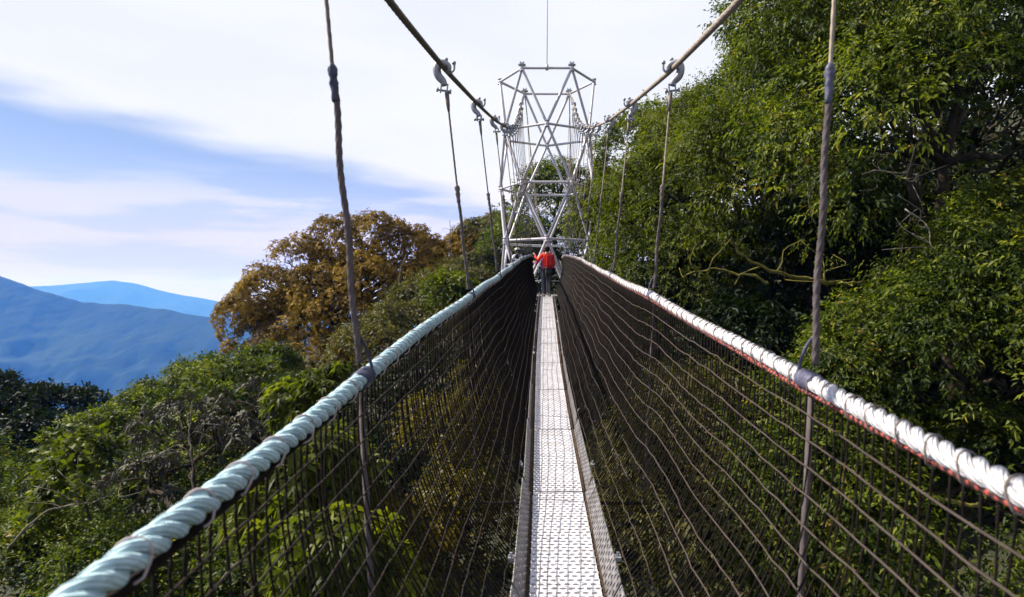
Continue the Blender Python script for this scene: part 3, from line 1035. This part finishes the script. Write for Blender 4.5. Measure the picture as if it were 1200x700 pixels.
def gapnoise(p, s, ph):
    return (np.sin(p[:, 0] * s + ph) * np.sin(p[:, 1] * s * 1.1 + ph * 2) * np.sin(p[:, 2] * s * .9 + ph * 3)
            + .6 * np.sin(p[:, 0] * s * 2.3 + ph * 4) * np.sin(p[:, 1] * s * 2.1 + ph) * np.sin(p[:, 2] * s * 2.5 + ph * 5))


def leaf_geo(base, d, nrm, L, W, tint, droop=.12, fine=True):
    d = unit(d)
    side = unit(np.cross(d, nrm))
    nn = np.cross(side, d)
    L = L[:, None]
    W = W[:, None]
    dn = np.array([0, 0, -1.])
    if fine:
        p1, p2 = .28, .66
        v = [base,
             base + d * L * p1 + side * W * .46 + nn * W * .18, base + d * L * p2 + side * W * .36 + nn * W * .10 + dn * L * droop * .35,
             base + d * L + dn * L * droop,
             base + d * L * p2 - side * W * .36 + nn * W * .10 + dn * L * droop * .35, base + d * L * p1 - side * W * .46 + nn * W * .18]
        F = np.array([[0, 1, 5], [1, 2, 5], [2, 4, 5], [2, 3, 4]])
    else:
        v = [base, base + d * L * .45 + side * W * .5 + nn * W * .15, base + d * L + dn * L * droop, base + d * L * .45 - side * W * .5 + nn * W * .15]
        F = np.array([[0, 1, 2], [0, 2, 3]])
    n, k = len(base), len(v)
    V = np.stack(v, 1).reshape(-1, 3)
    T = (np.arange(n)[:, None, None] * k + F[None]).reshape(-1, 3)
    return V, T, np.repeat(tint, k)


def crown_mesh(lobes, ncl, nsp, K, rc, L, W, seed, up=.35, droop=.35, dome=.4, gap=(-.25, .9), stem=.35, fine=False, inner=.2, facing=.16, rosette=False, leafdroop=.12, puff=False, ragged=.10):
    """leaf sprays gathered into clumps spread over and through the lobes (centres in world space)"""
    rs = np.random.RandomState(seed)
    c = np.array([l[0] for l in lobes], float)
    r = np.array([l[1] for l in lobes], float)
    area = (r[:, 0] * r[:, 1] * r[:, 2]) ** (2 / 3)
    out_p, out_n = [], []
    tot = 0
    while tot < ncl:
        m_ = ncl * 2
        k = rs.choice(len(c), m_, p=area / area.sum())
        u = unit(rs.randn(m_, 3))
        u[:, 2] = np.where((u[:, 2] < -.3) & (rs.rand(m_) > .3), -u[:, 2], u[:, 2])
        s = np.where(rs.rand(m_) < inner, rs.uniform(.45, .8, m_), rs.uniform(.84, 1.06, m_))
        s = np.where(rs.rand(m_) < ragged, rs.uniform(1.08, 1.24, m_), s)
        p = c[k] + r[k] * u * s[:, None]
        q = ((p[:, None] - c[None]) / r[None])
        inside = (np.linalg.norm(q, axis=2) < .80)
        inside[np.arange(m_), k] = False
        ok = ~inside.any(1)
        ok &= gapnoise(p, gap[1], seed * 1.7) > gap[0]
        n = unit(u / r[k])
        view = unit(-p)
        ok &= ((n * view).sum(1) > -.25) | (rs.rand(m_) < facing)
        out_p.append(p[ok])
        out_n.append(n[ok])
        tot += ok.sum()
    P = np.concatenate(out_p)[:ncl]
    N = np.concatenate(out_n)[:ncl]
    ctint = rs.uniform(.15, .75, ncl)
    csize = rs.uniform(.65, 1.3, ncl)
    # sprays
    S = ncl * nsp
    ci = np.repeat(np.arange(ncl), nsp)
    n = unit(N[ci] + np.array([0, 0, up]))
    t1 = unit(np.cross(n, rs.randn(S, 3)))
    rad = np.sqrt(rs.rand(S))
    tv = t1 * rad[:, None]
    rcs = (rc * csize[ci])[:, None]
    o = P[ci] + tv * rcs + n * rcs * dome * np.sqrt(1 - rad[:, None] ** 2) + rs.randn(S, 3) * rc * .10
    d = unit(tv * .9 + n * (.35 + .3 * (1 - rad[:, None])) + rs.randn(S, 3) * .35 + np.array([0, 0, -droop]))
    ball = unit(tv + n * np.sqrt(1 - rad[:, None] ** 2) * max(dome, .4))
    if puff:
        sn = unit(ball + np.array([0, 0, .12]) + rs.randn(S, 3) * .16)
        rv = rs.randn(S, 3)
        d = unit(rv - sn * (rv * sn).sum(1, keepdims=True) + sn * .25)
    else:
        sn = unit(ball * .9 + np.array([0, 0, .35]) + rs.randn(S, 3) * .28)
    side = unit(np.cross(d, sn))
    # leaves
    si = np.repeat(np.arange(S), K)
    kk = np.tile(np.arange(K), S)
    f = kk / max(1, K - 1)
    sg = np.where(kk % 2 == 0, 1., -1.)
    nl = S * K
    if rosette:
        an = kk / K * 2 * math.pi + rs.rand(S)[si] * 6.28
        ud = np.cross(side, d)
        ld = unit(side[si] * np.cos(an)[:, None] + unit(np.cross(sn, side))[si] * np.sin(an)[:, None] + sn[si] * .25 + rs.randn(nl, 3) * .15)
        base = o[si] + rs.randn(nl, 3) * .01
    else:
        base = o[si] + d[si] * (f * stem * rs.uniform(.6, 1.2, S)[si])[:, None] + rs.randn(nl, 3) * .012
        w_ = np.where(kk == K - 1, 0., .85)[:, None]
        ld = unit(d[si] * .65 + side[si] * sg[:, None] * w_ + rs.randn(nl, 3) * .22 + np.array([0, 0, -.10]))
    ln = unit(sn[si] + rs.randn(nl, 3) * (.18 if puff else .32))
    lf = rs.uniform(.75, 1.28, ncl)[ci][si]
    LL = L * lf * rs.uniform(.6, 1.2, nl)
    WW = W * lf * rs.uniform(.75, 1.2, nl)
    tint = np.clip(ctint[ci][si] + rs.randn(nl) * .13, 0, 1)
    V, T, tt = leaf_geo(base, ld, ln, LL, WW, tint, leafdroop, fine)
    return V, T, tt, P, N


def limb_path(a, b, rs, sag=.12, n=7):
    a, b = np.array(a, float), np.array(b, float)
    L = np.linalg.norm(b - a)
    pts = []
    for i in range(n):
        u = i / (n - 1)
        p = a + (b - a) * u
        p = p + rs.randn(3) * L * .03 * math.sin(math.pi * u) + np.array([0, 0, sag * L * math.sin(math.pi * u)])
        pts.append(p)
    return pts


TREE_N = [0]


def tree(name, label, cat, lobes, mat, params, seed, trunk=None, bark='bark', group=None, tr=.22, limbs=True):
    """lobes: (px, py, Y, rx, ry, rz): bearing, distance and real radii of each mass of the crown"""
    W_ = [((((px - 641) / 800 * Y), Y, (350 - py) / 800 * Y), (rx, ry, rz)) for px, py, Y, rx, ry, rz in lobes]
    cen = np.mean([l[0] for l in W_], 0)
    rs = np.random.RandomState(seed + 500)
    bx, by = (cen[0] + rs.uniform(-.4, .4), cen[1] + rs.uniform(.0, .9)) if trunk is None else trunk
    bz = float(ground_h(bx, by)) - .3
    root = thing(name, label, cat, (bx, by, bz), group)
    org = np.array([bx, by, bz])
    V, T, tt, P, N = crown_mesh(W_, seed=seed, **params)
    cr = link('crown', raw_mesh('crown', V - org, tris=T, tint=tt), mat, root)
    cr['kind'] = 'stuff'
    lowest = min(l[0][2] - l[1][2] for l in W_)
    fork = np.array([cen[0], cen[1], max(bz + 1.0, cen[2] - .35 * max(l[1][2] for l in W_))])
    tp = limb_path(org, fork, rs, 0, 8)
    trk = MB().tube([p - org for p in tp], np.linspace(tr, tr * .55, 8), 9, 3, .08, 2.).link('trunk', bark, root)
    if limbs:
        br = MB()
        for l in W_:
            end = np.array(l[0]) + np.array([0, 0, .2 * l[1][2]])
            br.tube([p - org for p in limb_path(fork, end, rs, .08)], np.linspace(tr * .5, tr * .22, 7), 6)
        pick = rs.choice(len(P), min(len(P), 46), replace=False)
        for i in pick:
            j = int(np.argmin([np.linalg.norm((P[i] - np.array(l[0])) / np.array(l[1])) for l in W_]))
            st = fork + (np.array(W_[j][0]) - fork) * rs.uniform(.4, 1.0)
            br.tube([p - org for p in limb_path(st, P[i] - N[i] * .1, rs, .06, 6)], np.linspace(tr * .20, .012, 6), 5)
        br.link('branches', bark, trk)
    return root


lance = dict(nsp=24, K=6, rc=.54, L=.094, W=.039, up=.35, droop=.28, dome=.70, stem=.24, fine=False, gap=(.0, 1.0), leafdroop=.25)
lance_far = dict(lance, fine=False, L=.17, W=.062, nsp=15, K=6)
back = dict(nsp=7, K=5, rc=.75, L=.30, W=.12, up=.3, droop=.4, dome=.4, stem=.5, fine=False, gap=(-.5, .7))
G = 'trees on the right hillside'
tree('leafy_tree', 'tall leafy tree filling the upper right corner of the picture', 'tree',
     [(1150, 60, 13, 3.1, 2.8, 2.7), (1060, 190, 12.5, 2.5, 2.4, 2.0), (1200, 220, 12, 2.4, 2.4, 2.2), (1000, 60, 14, 2.3, 2.4, 2.2), (1130, 150, 13.5, 1.9, 1.6, 1.6)], 'leaf_green', dict(lance, ncl=669), 21, trunk=(8.4, 14.6), group=G, tr=.19)
tree('leafy_tree', 'bright green tree whose outline meets the sky near the right cable', 'tree',
     [(990, 30, 16, 2.1, 2.1, 2.0), (950, 125, 15.5, 2.0, 2.0, 1.7), (880, 215, 16.5, 1.9, 1.8, 1.6), (1050, -60, 17, 2.6, 2.4, 2.4)], 'leaf_bright', dict(lance, ncl=546, fine=False), 22, trunk=(6.2, 17.2), group=G, tr=.28)
tree('leafy_tree', 'leafy tree behind the second right hanger with sunlit rounded top', 'tree',
     [(830, 185, 19, 1.5, 1.6, 1.5), (800, 255, 18.5, 1.9, 2.0, 1.6), (865, 150, 20, 1.5, 1.6, 1.5), (800, 322, 18, 1.7, 1.8, 1.4), (905, 110, 20, 1.3, 1.5, 1.5)], 'leaf_bright', dict(lance, ncl=440, fine=False), 23, trunk=(4.2, 20), group=G)
tree('leafy_tree', 'yellow green tree standing just right of the white tower', 'tree',
     [(735, 205, 25, 1.5, 1.6, 1.7), (730, 262, 24.5, 1.5, 1.6, 1.5), (765, 190, 26, 1.7, 1.7, 1.7), (738, 318, 23.5, 1.0, 1.2, 1.1)], 'leaf_bright', dict(lance_far, ncl=338), 24, trunk=(3.2, 26.4), group=G)
tree('leafy_tree', 'dark leafy tree seen through the tubes of the tower', 'tree',
     [(655, 228, 37, 1.9, 2, 1.4), (640, 272, 36, 2.6, 2.2, 1.8), (688, 250, 38, 2.3, 2.2, 2.2), (612, 290, 35, 1.6, 2, 1.2)], 'leaf_green', dict(lance_far, ncl=305), 25, group=G)
tree('leafy_tree', 'drooping leafy bush lit by sun beside the near white rope', 'tree',
     [(1075, 440, 10.5, 1.25, 1.3, 1.0), (1130, 400, 10.5, 1.2, 1.3, 1.1), (1190, 350, 10.5, 1.2, 1.2, 1.4), (1180, 470, 9.6, 1.1, 1.2, 1.0)], 'leaf_green', dict(lance, ncl=349, gap=(-.18, 1.4)), 26, group=G, tr=.13)
tree('leafy_tree', 'dark shaded tree in the gloom above the white rope', 'tree',
     [(960, 330, 17, 2.2, 2.0, 1.7), (880, 330, 18, 2.0, 1.8, 1.5), (1040, 300, 16.5, 2.0, 1.8, 1.5)], 'leaf_deep_shade', dict(lance_far, ncl=229, gap=(.0, 1.0)), 27, group=G)
tree('leafy_tree', 'green tree showing through the right net below the rope', 'tree',
     [(980, 600, 10.5, 1.4, 1.4, 1.3), (1090, 640, 9.6, 1.3, 1.3, 1.2), (930, 520, 11.5, 1.2, 1.3, 1.0), (1160, 580, 9.5, 1.0, 1.2, .9)], 'leaf_green', dict(lance, ncl=382, gap=(-.15, 1.3)), 28, group=G, tr=.14)
tree('leafy_tree', 'olive tree showing through the right net near the walkway', 'tree',
     [(820, 560, 12.5, 1.3, 1.3, 1.5), (770, 620, 11.5, 1.2, 1.3, 1.2), (860, 640, 11, 1.1, 1.2, 1.2), (790, 500, 14, 1.0, 1.2, .9)], 'leaf_olive', dict(lance, ncl=305, L=.11, W=.045, gap=(-.15, 1.3)), 29, group=G, tr=.14)
tree('leafy_tree', 'green tree behind the far part of the right net', 'tree',
     [(782, 425, 18, 1.5, 1.6, 1.3), (820, 400, 17, 1.6, 1.6, 1.2), (765, 375, 21, 1.3, 1.5, 1.2), (870, 430, 15.5, 1.4, 1.4, 1.2)], 'leaf_deep_shade', dict(lance_far, ncl=251), 30, group=G)
for i, (lb, lobes) in enumerate((
        ('background tree high on the slope behind the upper right corner', [(1120, 80, 25, 5, 4, 4.5), (1250, 200, 24, 5, 4, 5), (1010, 150, 27, 4, 3, 4), (1160, 150, 19, 3.2, 2, 3)]),
        ('background tree on the slope behind the middle right hanger', [(835, 215, 24, 2.2, 1.8, 2.2), (900, 250, 27, 4, 3.5, 3.6), (980, 330, 25, 4, 3.5, 4), (830, 290, 29, 3.6, 3.5, 3.2)]),
        ('background tree crowning the slope above the upper right corner', [(1180, -60, 31, 5, 3, 5), (1040, 20, 33, 5, 3, 5), (1260, 100, 30, 5, 3, 5), (960, 120, 34, 4, 3, 4)]),
        ('background tree low on the slope behind the near white rope', [(1120, 400, 19, 4, 3, 3.5), (1020, 480, 18, 3, 2.5, 3), (1200, 560, 16, 3, 2.5, 3)]),
        ('background tree low behind the middle of the right net', [(900, 520, 18, 3, 2.5, 2.6), (800, 540, 19, 2.6, 2.4, 2.4), (730, 470, 24, 2.4, 2.4, 2.2)]))):
    tree('leafy_tree', lb, 'tree', lobes, 'leaf_deep_shade', dict(back, ncl=560, gap=(-.9, .7)), 40 + i, group=G, tr=.3)

tree('leafy_tree', 'dark tree low behind the tower platform', 'tree',
     [(640, 352, 35.5, 2.4, 1.5, 2.2), (596, 375, 30, 1.6, 1.4, 1.9), (700, 350, 32, 1.7, 1.6, 2.2), (640, 440, 29, 2.2, 1.5, 1.4)], 'leaf_deep_shade', dict(back, ncl=300), 48, group=G, tr=.25)
GL = 'trees on the left slope'


def many(seed, x0, x1, y0, y1, n, r0, r1):
    """lobes of a bushy crown scattered over a patch of slope, nearer ones lower"""
    rs = np.random.RandomState(seed)
    out = []
    for k in range(n):
        px, py = rs.uniform(x0, x1), rs.uniform(y0, y1)
        Y = float(np.interp(py, [410, 500, 600, 700], [26, 21.5, 16, 12.2])) * rs.uniform(.95, 1.06)
        r_ = rs.uniform(r0, r1)
        out.append((px, py + 10, Y, r_, r_ * rs.uniform(.8, 1.1), r_ * rs.uniform(.65, 1.0)))
    return out


bronze = dict(puff=True, ragged=.05, nsp=50, K=5, rc=.56, L=.122, W=.072, up=.45, droop=.0, dome=1.0, stem=.09, fine=False, gap=(-.8, 1.0), inner=.25)
tree('bronze_tree', 'large bronze leaved tree with cauliflower crown left of the nearest hanger', 'tree',
     [(402, 292, 36, 1.5, 1.5, 1.25), (442, 288, 36.5, 1.5, 1.5, 1.3), (480, 302, 37, 1.4, 1.4, 1.2), (355, 318, 35.5, 1.5, 1.5, 1.2), (318, 348, 35, 1.4, 1.4, 1.1), (290, 380, 34.5, 1.2, 1.3, 1.1),
      (380, 342, 34.5, 1.5, 1.3, 1.1), (430, 335, 34.6, 1.6, 1.4, 1.2), (474, 345, 35.5, 1.5, 1.4, 1.2), (402, 378, 33.8, 1.5, 1.3, 1.1), (345, 382, 34, 1.5, 1.3, 1.1), (306, 410, 33.8, 1.3, 1.2, .9),
      (440, 402, 33.5, 1.5, 1.3, 1.1), (376, 416, 33.2, 1.4, 1.2, .9), (505, 325, 37, 1.3, 1.3, 1.2), (420, 360, 37, 3.4, 1.6, 2.2), (340, 385, 36.5, 2.4, 1.5, 1.5)],
     'leaf_bronze', dict(bronze, ncl=616), 60, trunk=(-9.8, 36.5), group=GL, tr=.4)
tree('bronze_tree', 'smaller bronze tree between the large one and the tower', 'tree',
     [(524, 318, 39, 1.6, 1.6, 1.5), (552, 312, 40, 1.5, 1.6, 1.6), (503, 345, 38, 1.6, 1.6, 1.5), (545, 345, 38.5, 1.6, 1.6, 1.5), (578, 285, 42, 1.3, 1.4, 1.3)], 'leaf_bronze', dict(bronze, ncl=178), 61, group=GL, tr=.3)
tree('bronze_tree', 'brown green tree just behind the left legs of the tower', 'tree',
     [(580, 300, 41, 2.2, 2.2, 2.0), (600, 330, 38, 2.2, 2.2, 2.2), (560, 350, 36, 2, 2, 1.8)], 'leaf_olive', dict(bronze, ncl=178, L=.2, W=.09), 62, group=GL, tr=.3)
ov = dict(nsp=16, K=6, rc=.46, L=.15, W=.075, up=.45, droop=.1, dome=.85, stem=.20, fine=False, gap=(-.05, 1.7))
tree('shrub', 'silvery olive shrub below the bronze tree beside the teal rope', 'shrub',
     [(505, 365, 26, 1.3, 1.4, 1.0), (470, 395, 24, 1.2, 1.3, .8), (535, 345, 28, 1.2, 1.3, 1.0), (440, 410, 22, .9, 1, .5)], 'leaf_olive', dict(ov, ncl=240, L=.13, W=.06), 63, group=GL, tr=.12)
tree('shrub', 'small bright green shrub behind the second left hanger', 'shrub', [(528, 352, 22, .55, .5, .36), (545, 362, 21.5, .4, .4, .3)], 'leaf_bright', dict(ov, ncl=38, L=.2, W=.08), 64, group=GL, tr=.06)
tree('leafy_tree', 'rounded dark green tree below the bronze crown', 'tree',
     many(1, 235, 400, 425, 500, 12, .65, 1.15), 'leaf_green', dict(ov, ncl=370, L=.15, W=.065, nsp=20), 65, group=GL)
tree('leafy_tree', 'green tree whose edge meets the blue hill on the left', 'tree',
     many(2, 95, 250, 480, 560, 13, .6, 1.1) + [(190, 478, 25, 1.0, 1, .7), (225, 455, 26, .9, .9, .7)], 'leaf_green', dict(ov, ncl=493, rc=.36, L=.12, W=.06), 66, group=GL)
tree('leafy_tree', 'dark spreading tree at the left edge before the blue hill', 'tree',
     [(20, 490, 27, 1.6, 1.6, .75), (72, 482, 28, 1.3, 1.3, .45), (-20, 470, 27, 1.4, 1.4, .7), (45, 520, 26, 2.0, 1.6, .9)], 'leaf_deep_shade', dict(ov, ncl=229, L=.22, W=.09, gap=(-.1, 1.6)), 67, group=GL)
tree('leafy_tree', 'broad green shrub mass in the lower left corner', 'tree',
     many(3, -60, 140, 540, 710, 16, .55, 1.0), 'leaf_green', dict(ov, ncl=491, rc=.40, L=.10, W=.048, fine=False, nsp=19), 68, group=GL)
tree('leafy_tree', 'green shrub mass under the teal rope left of the net', 'tree',
     many(4, 120, 330, 545, 700, 15, .5, .95), 'leaf_green', dict(ov, ncl=414, rc=.40, L=.10, W=.048, fine=False, nsp=19, gap=(-.1, 1.5)), 69, group=GL)
ros = dict(nsp=3, K=8, rc=.32, L=.22, W=.052, up=.6, droop=.2, dome=.4, stem=.2, fine=True, gap=(-.1, 1.8), rosette=True, leafdroop=.45)
tree('shrub', 'shrub with drooping silvery grey leaves left of the teal rope', 'shrub',
     [(225, 505, 17.5, 1.2, .9, .8), (170, 575, 15.2, .9, .8, .7), (275, 520, 16.5, 1.0, .8, .7)], 'leaf_silver', dict(ros, ncl=85), 70, group=GL, tr=.09)
tree('shrub', 'pale grey leaved shrub above the bend of the teal rope', 'shrub',
     [(330, 505, 17, .9, .8, .6), (300, 470, 20, 1.0, .8, .5)], 'leaf_silver', dict(ros, ncl=46), 71, group=GL, tr=.09)
pal = dict(nsp=3, K=11, rc=.30, L=.30, W=.075, up=.8, droop=.1, dome=.5, stem=.1, fine=True, gap=(-.2, 1.6), rosette=True, leafdroop=.4)
tree('shrub', 'bright green palmate leaved plant seen through the left net', 'shrub',
     [(375, 560, 11, .75, .7, .6), (400, 650, 9.5, .7, .7, .6), (340, 610, 10.5, .6, .6, .6)], 'leaf_bright', dict(pal, ncl=190), 72, group=GL, tr=.07)
tree('shrub', 'bright green sprigs above the teal rope by its black tape', 'shrub',
     [(390, 455, 15, .5, .5, .35), (350, 480, 15.5, .5, .5, .4)], 'leaf_bright', dict(pal, ncl=60, L=.24), 73, group=GL, tr=.05)
tree('shrub', 'yellowing small leaved tree seen through the left net', 'shrub',
     [(520, 560, 12.5, .9, .9, 1.3), (545, 640, 11.5, .9, .9, 1.2), (490, 640, 11.5, .8, .8, 1.1), (560, 500, 15, .9, .9, 1.0)], 'leaf_gold', dict(ov, ncl=229, rc=.25, L=.085, W=.045, gap=(-.1, 1.8)), 74, group=GL, tr=.1)
tree('leafy_tree', 'dark tree low behind the near left net', 'tree',
     [(450, 600, 17, 2.0, 1.6, 1.6), (380, 660, 15, 1.8, 1.5, 1.5), (520, 480, 21, 1.8, 1.6, 1.4), (580, 560, 18, 1.6, 1.5, 1.6), (430, 500, 20, 1.8, 1.6, 1.2)], 'leaf_deep_shade', dict(back, ncl=420, L=.22, W=.09), 75, group=GL)
tree('shrub', 'green sapling with glossy leaves among the lower left shrubs', 'shrub',
     [(100, 560, 13.5, .32, .3, .42), (96, 585, 13.4, .3, .3, .3)], 'leaf_bright', dict(ov, ncl=18, L=.16, W=.08, fine=True), 76, group=GL, tr=.04)

# bare and mossy boughs
def bough(label, ctrl, r0, mat, seed, twigs=6, tl=.7):
    rs = np.random.RandomState(seed)
    P = [np.array([(px - 641) / 800 * Y, Y, (350 - py) / 800 * Y]) for px, py, Y in ctrl]
    root = thing('bare_branch', label, 'branch', tuple(P[0]), 'bare branches')
    pts = curve_pts(P, 26)
    kink = np.cumsum(rs.randn(len(pts), 3) * r0 * .55, 0)
    kink -= np.linspace(0, 1, len(pts))[:, None] * kink[-1]
    pts = [p + k_ for p, k_ in zip(pts, kink)]
    org = P[0]
    MB().tube([p - org for p in pts], np.linspace(r0, r0 * .35, len(pts)) * (1 + .15 * rs.randn(len(pts))), 7).link('stem', mat, root)
    for k in range(twigs):
        i = rs.randint(6, len(pts) - 1)
        d = unit(rs.randn(3) * np.array([1, .4, .8]) + np.array([0, 0, .4]))
        q = [pts[i], pts[i] + d * tl * .3 + rs.randn(3) * .05, pts[i] + d * tl * .6 + rs.randn(3) * .10, pts[i] + d * tl + rs.randn(3) * .16]
        MB().tube([p - org for p in curve_pts(q, 8)], np.linspace(r0 * .35, .006, 9), 5).link('twig', mat, root)
    return root


bough('mossy yellow branch reaching left above the white rope', [(1010, 330, 14), (960, 322, 13.6), (905, 310, 13.2), (868, 296, 13), (850, 278, 12.8)], .05, 'moss', 1)
bough('thin mossy branch curving below the longer mossy branch', [(900, 330, 12.6), (872, 320, 12.6), (838, 316, 12.5), (805, 322, 12.4)], .03, 'moss', 2, 3)
bough('upright mossy stem in the dark right of the nearest right hanger', [(975, 430, 11), (985, 390, 11), (1010, 350, 11.2), (1035, 318, 11.3)], .03, 'moss', 3, 3, .4)
bough('mossy limb low behind the right net', [(1150, 590, 9), (1060, 575, 9.2), (1000, 590, 9.4), (930, 610, 9.8), (860, 612, 10)], .045, 'moss', 4, 4)
bough('dark bare limb across the upper right foliage', [(1130, 40, 11.2), (1080, 20, 11.4), (1040, 60, 11.6), (1000, 90, 12)], .05, 'bark', 5, 5)
bough('pale dead twig hanging in front of the bright green tree', [(935, 175, 12.6), (950, 205, 12.4), (948, 240, 12.3), (955, 262, 12.3)], .016, 'bark_pale', 15, 7, .5)
bough('dead brown spray below the upper right foliage', [(1060, 245, 10.4), (1085, 262, 10.2), (1092, 290, 10.1), (1110, 312, 10.1)], .014, 'bark_pale', 16, 9, .45)
bough('grey twig tangle right of the nearest right hanger', [(1010, 205, 10.6), (1040, 200, 10.5), (1066, 212, 10.4), (1080, 205, 10.4)], .014, 'bark_pale', 17, 7, .5)
bough('dark limb forking up into the upper right tree', [(1075, 240, 12), (1070, 180, 11.8), (1095, 120, 11.6), (1088, 60, 11.5), (1110, 10, 11.5)], .07, 'bark', 18, 8, 1.2)
bough('mossy vine dropping beside the near white rope', [(1130, 300, 9.6), (1138, 345, 9.5), (1128, 390, 9.5), (1140, 430, 9.4)], .014, 'moss', 19, 5, .4)
bough('dead grey twigs standing in front of the bronze tree', [(462, 400, 30), (466, 360, 30), (470, 322, 30), (476, 298, 30)], .04, 'bark_pale', 6, 6, 1.0)
bough('bare pale treetop standing above the bronze crown', [(528, 330, 37), (527, 300, 37), (528, 275, 37), (527, 258, 37)], .035, 'bark_pale', 7, 5, .5)
bough('brown leafless stem rising among the silver shrubs', [(228, 620, 14), (226, 560, 14.2), (222, 510, 14.4), (225, 470, 14.5)], .026, 'bark_pale', 8, 8, .6)
bough('tangled grey stem in the lower left corner', [(10, 640, 12), (60, 600, 12.3), (110, 590, 12.6), (150, 560, 13)], .022, 'bark_pale', 9, 7, .7)
bough('pale twig beside the left net at the bottom', [(250, 690, 9.5), (275, 660, 9.6), (300, 655, 9.7), (330, 640, 10)], .018, 'bark_pale', 10, 5, .4)

# low growth over the forest floor
rs = np.random.RandomState(99)
n = 26000
gx_ = rs.uniform(-34, 34, n)
gy_ = rs.uniform(3, 60, n)
base = np.stack([gx_, gy_, ground_h(gx_, gy_) + rs.rand(n) ** 2 * 1.6], -1)
d = unit(rs.randn(n, 3) + np.array([0, 0, .3]))
V, T, tt = leaf_geo(base, d, unit(np.array([0, 0, 1.]) + rs.randn(n, 3) * .4), rs.uniform(.2, .5, n), rs.uniform(.09, .2, n), rs.rand(n), .2, False)
link('undergrowth', raw_mesh('undergrowth', V, tris=T, tint=tt), 'leaf_deep_shade', kind='stuff', label='dark undergrowth leaves covering the forest floor', category='undergrowth')

# ------------------------------------------------------------------ haze over the valley
hz_m = bpy.data.materials.new('haze')
hz_m.use_nodes = True
t = NT(hz_m.node_tree)
pv = t.new('ShaderNodeVolumePrincipled', {'Color': (.075, .27, 1.0, 1), 'Absorption Color': (1, 1, 1, 1), 'Density': 0.00023, 'Anisotropy': 0.0})
o = t.new('ShaderNodeOutputMaterial')
t.set(o.inputs['Volume'], pv.outputs[0])
ext = float(max(abs(gx[0]), abs(gx[-1]), abs(gy[0]), abs(gy[-1]))) + 50
zlo, zhi = float(GZ.min()) - 40, 200.0
hb = MB().box((0, 0, (zlo + zhi) / 2), (2 * ext, 2 * ext, zhi - zlo))
ho = link('haze', hb.mesh('haze', False), hz_m, kind='stuff', label='thin blue haze filling the valley air', category='haze')
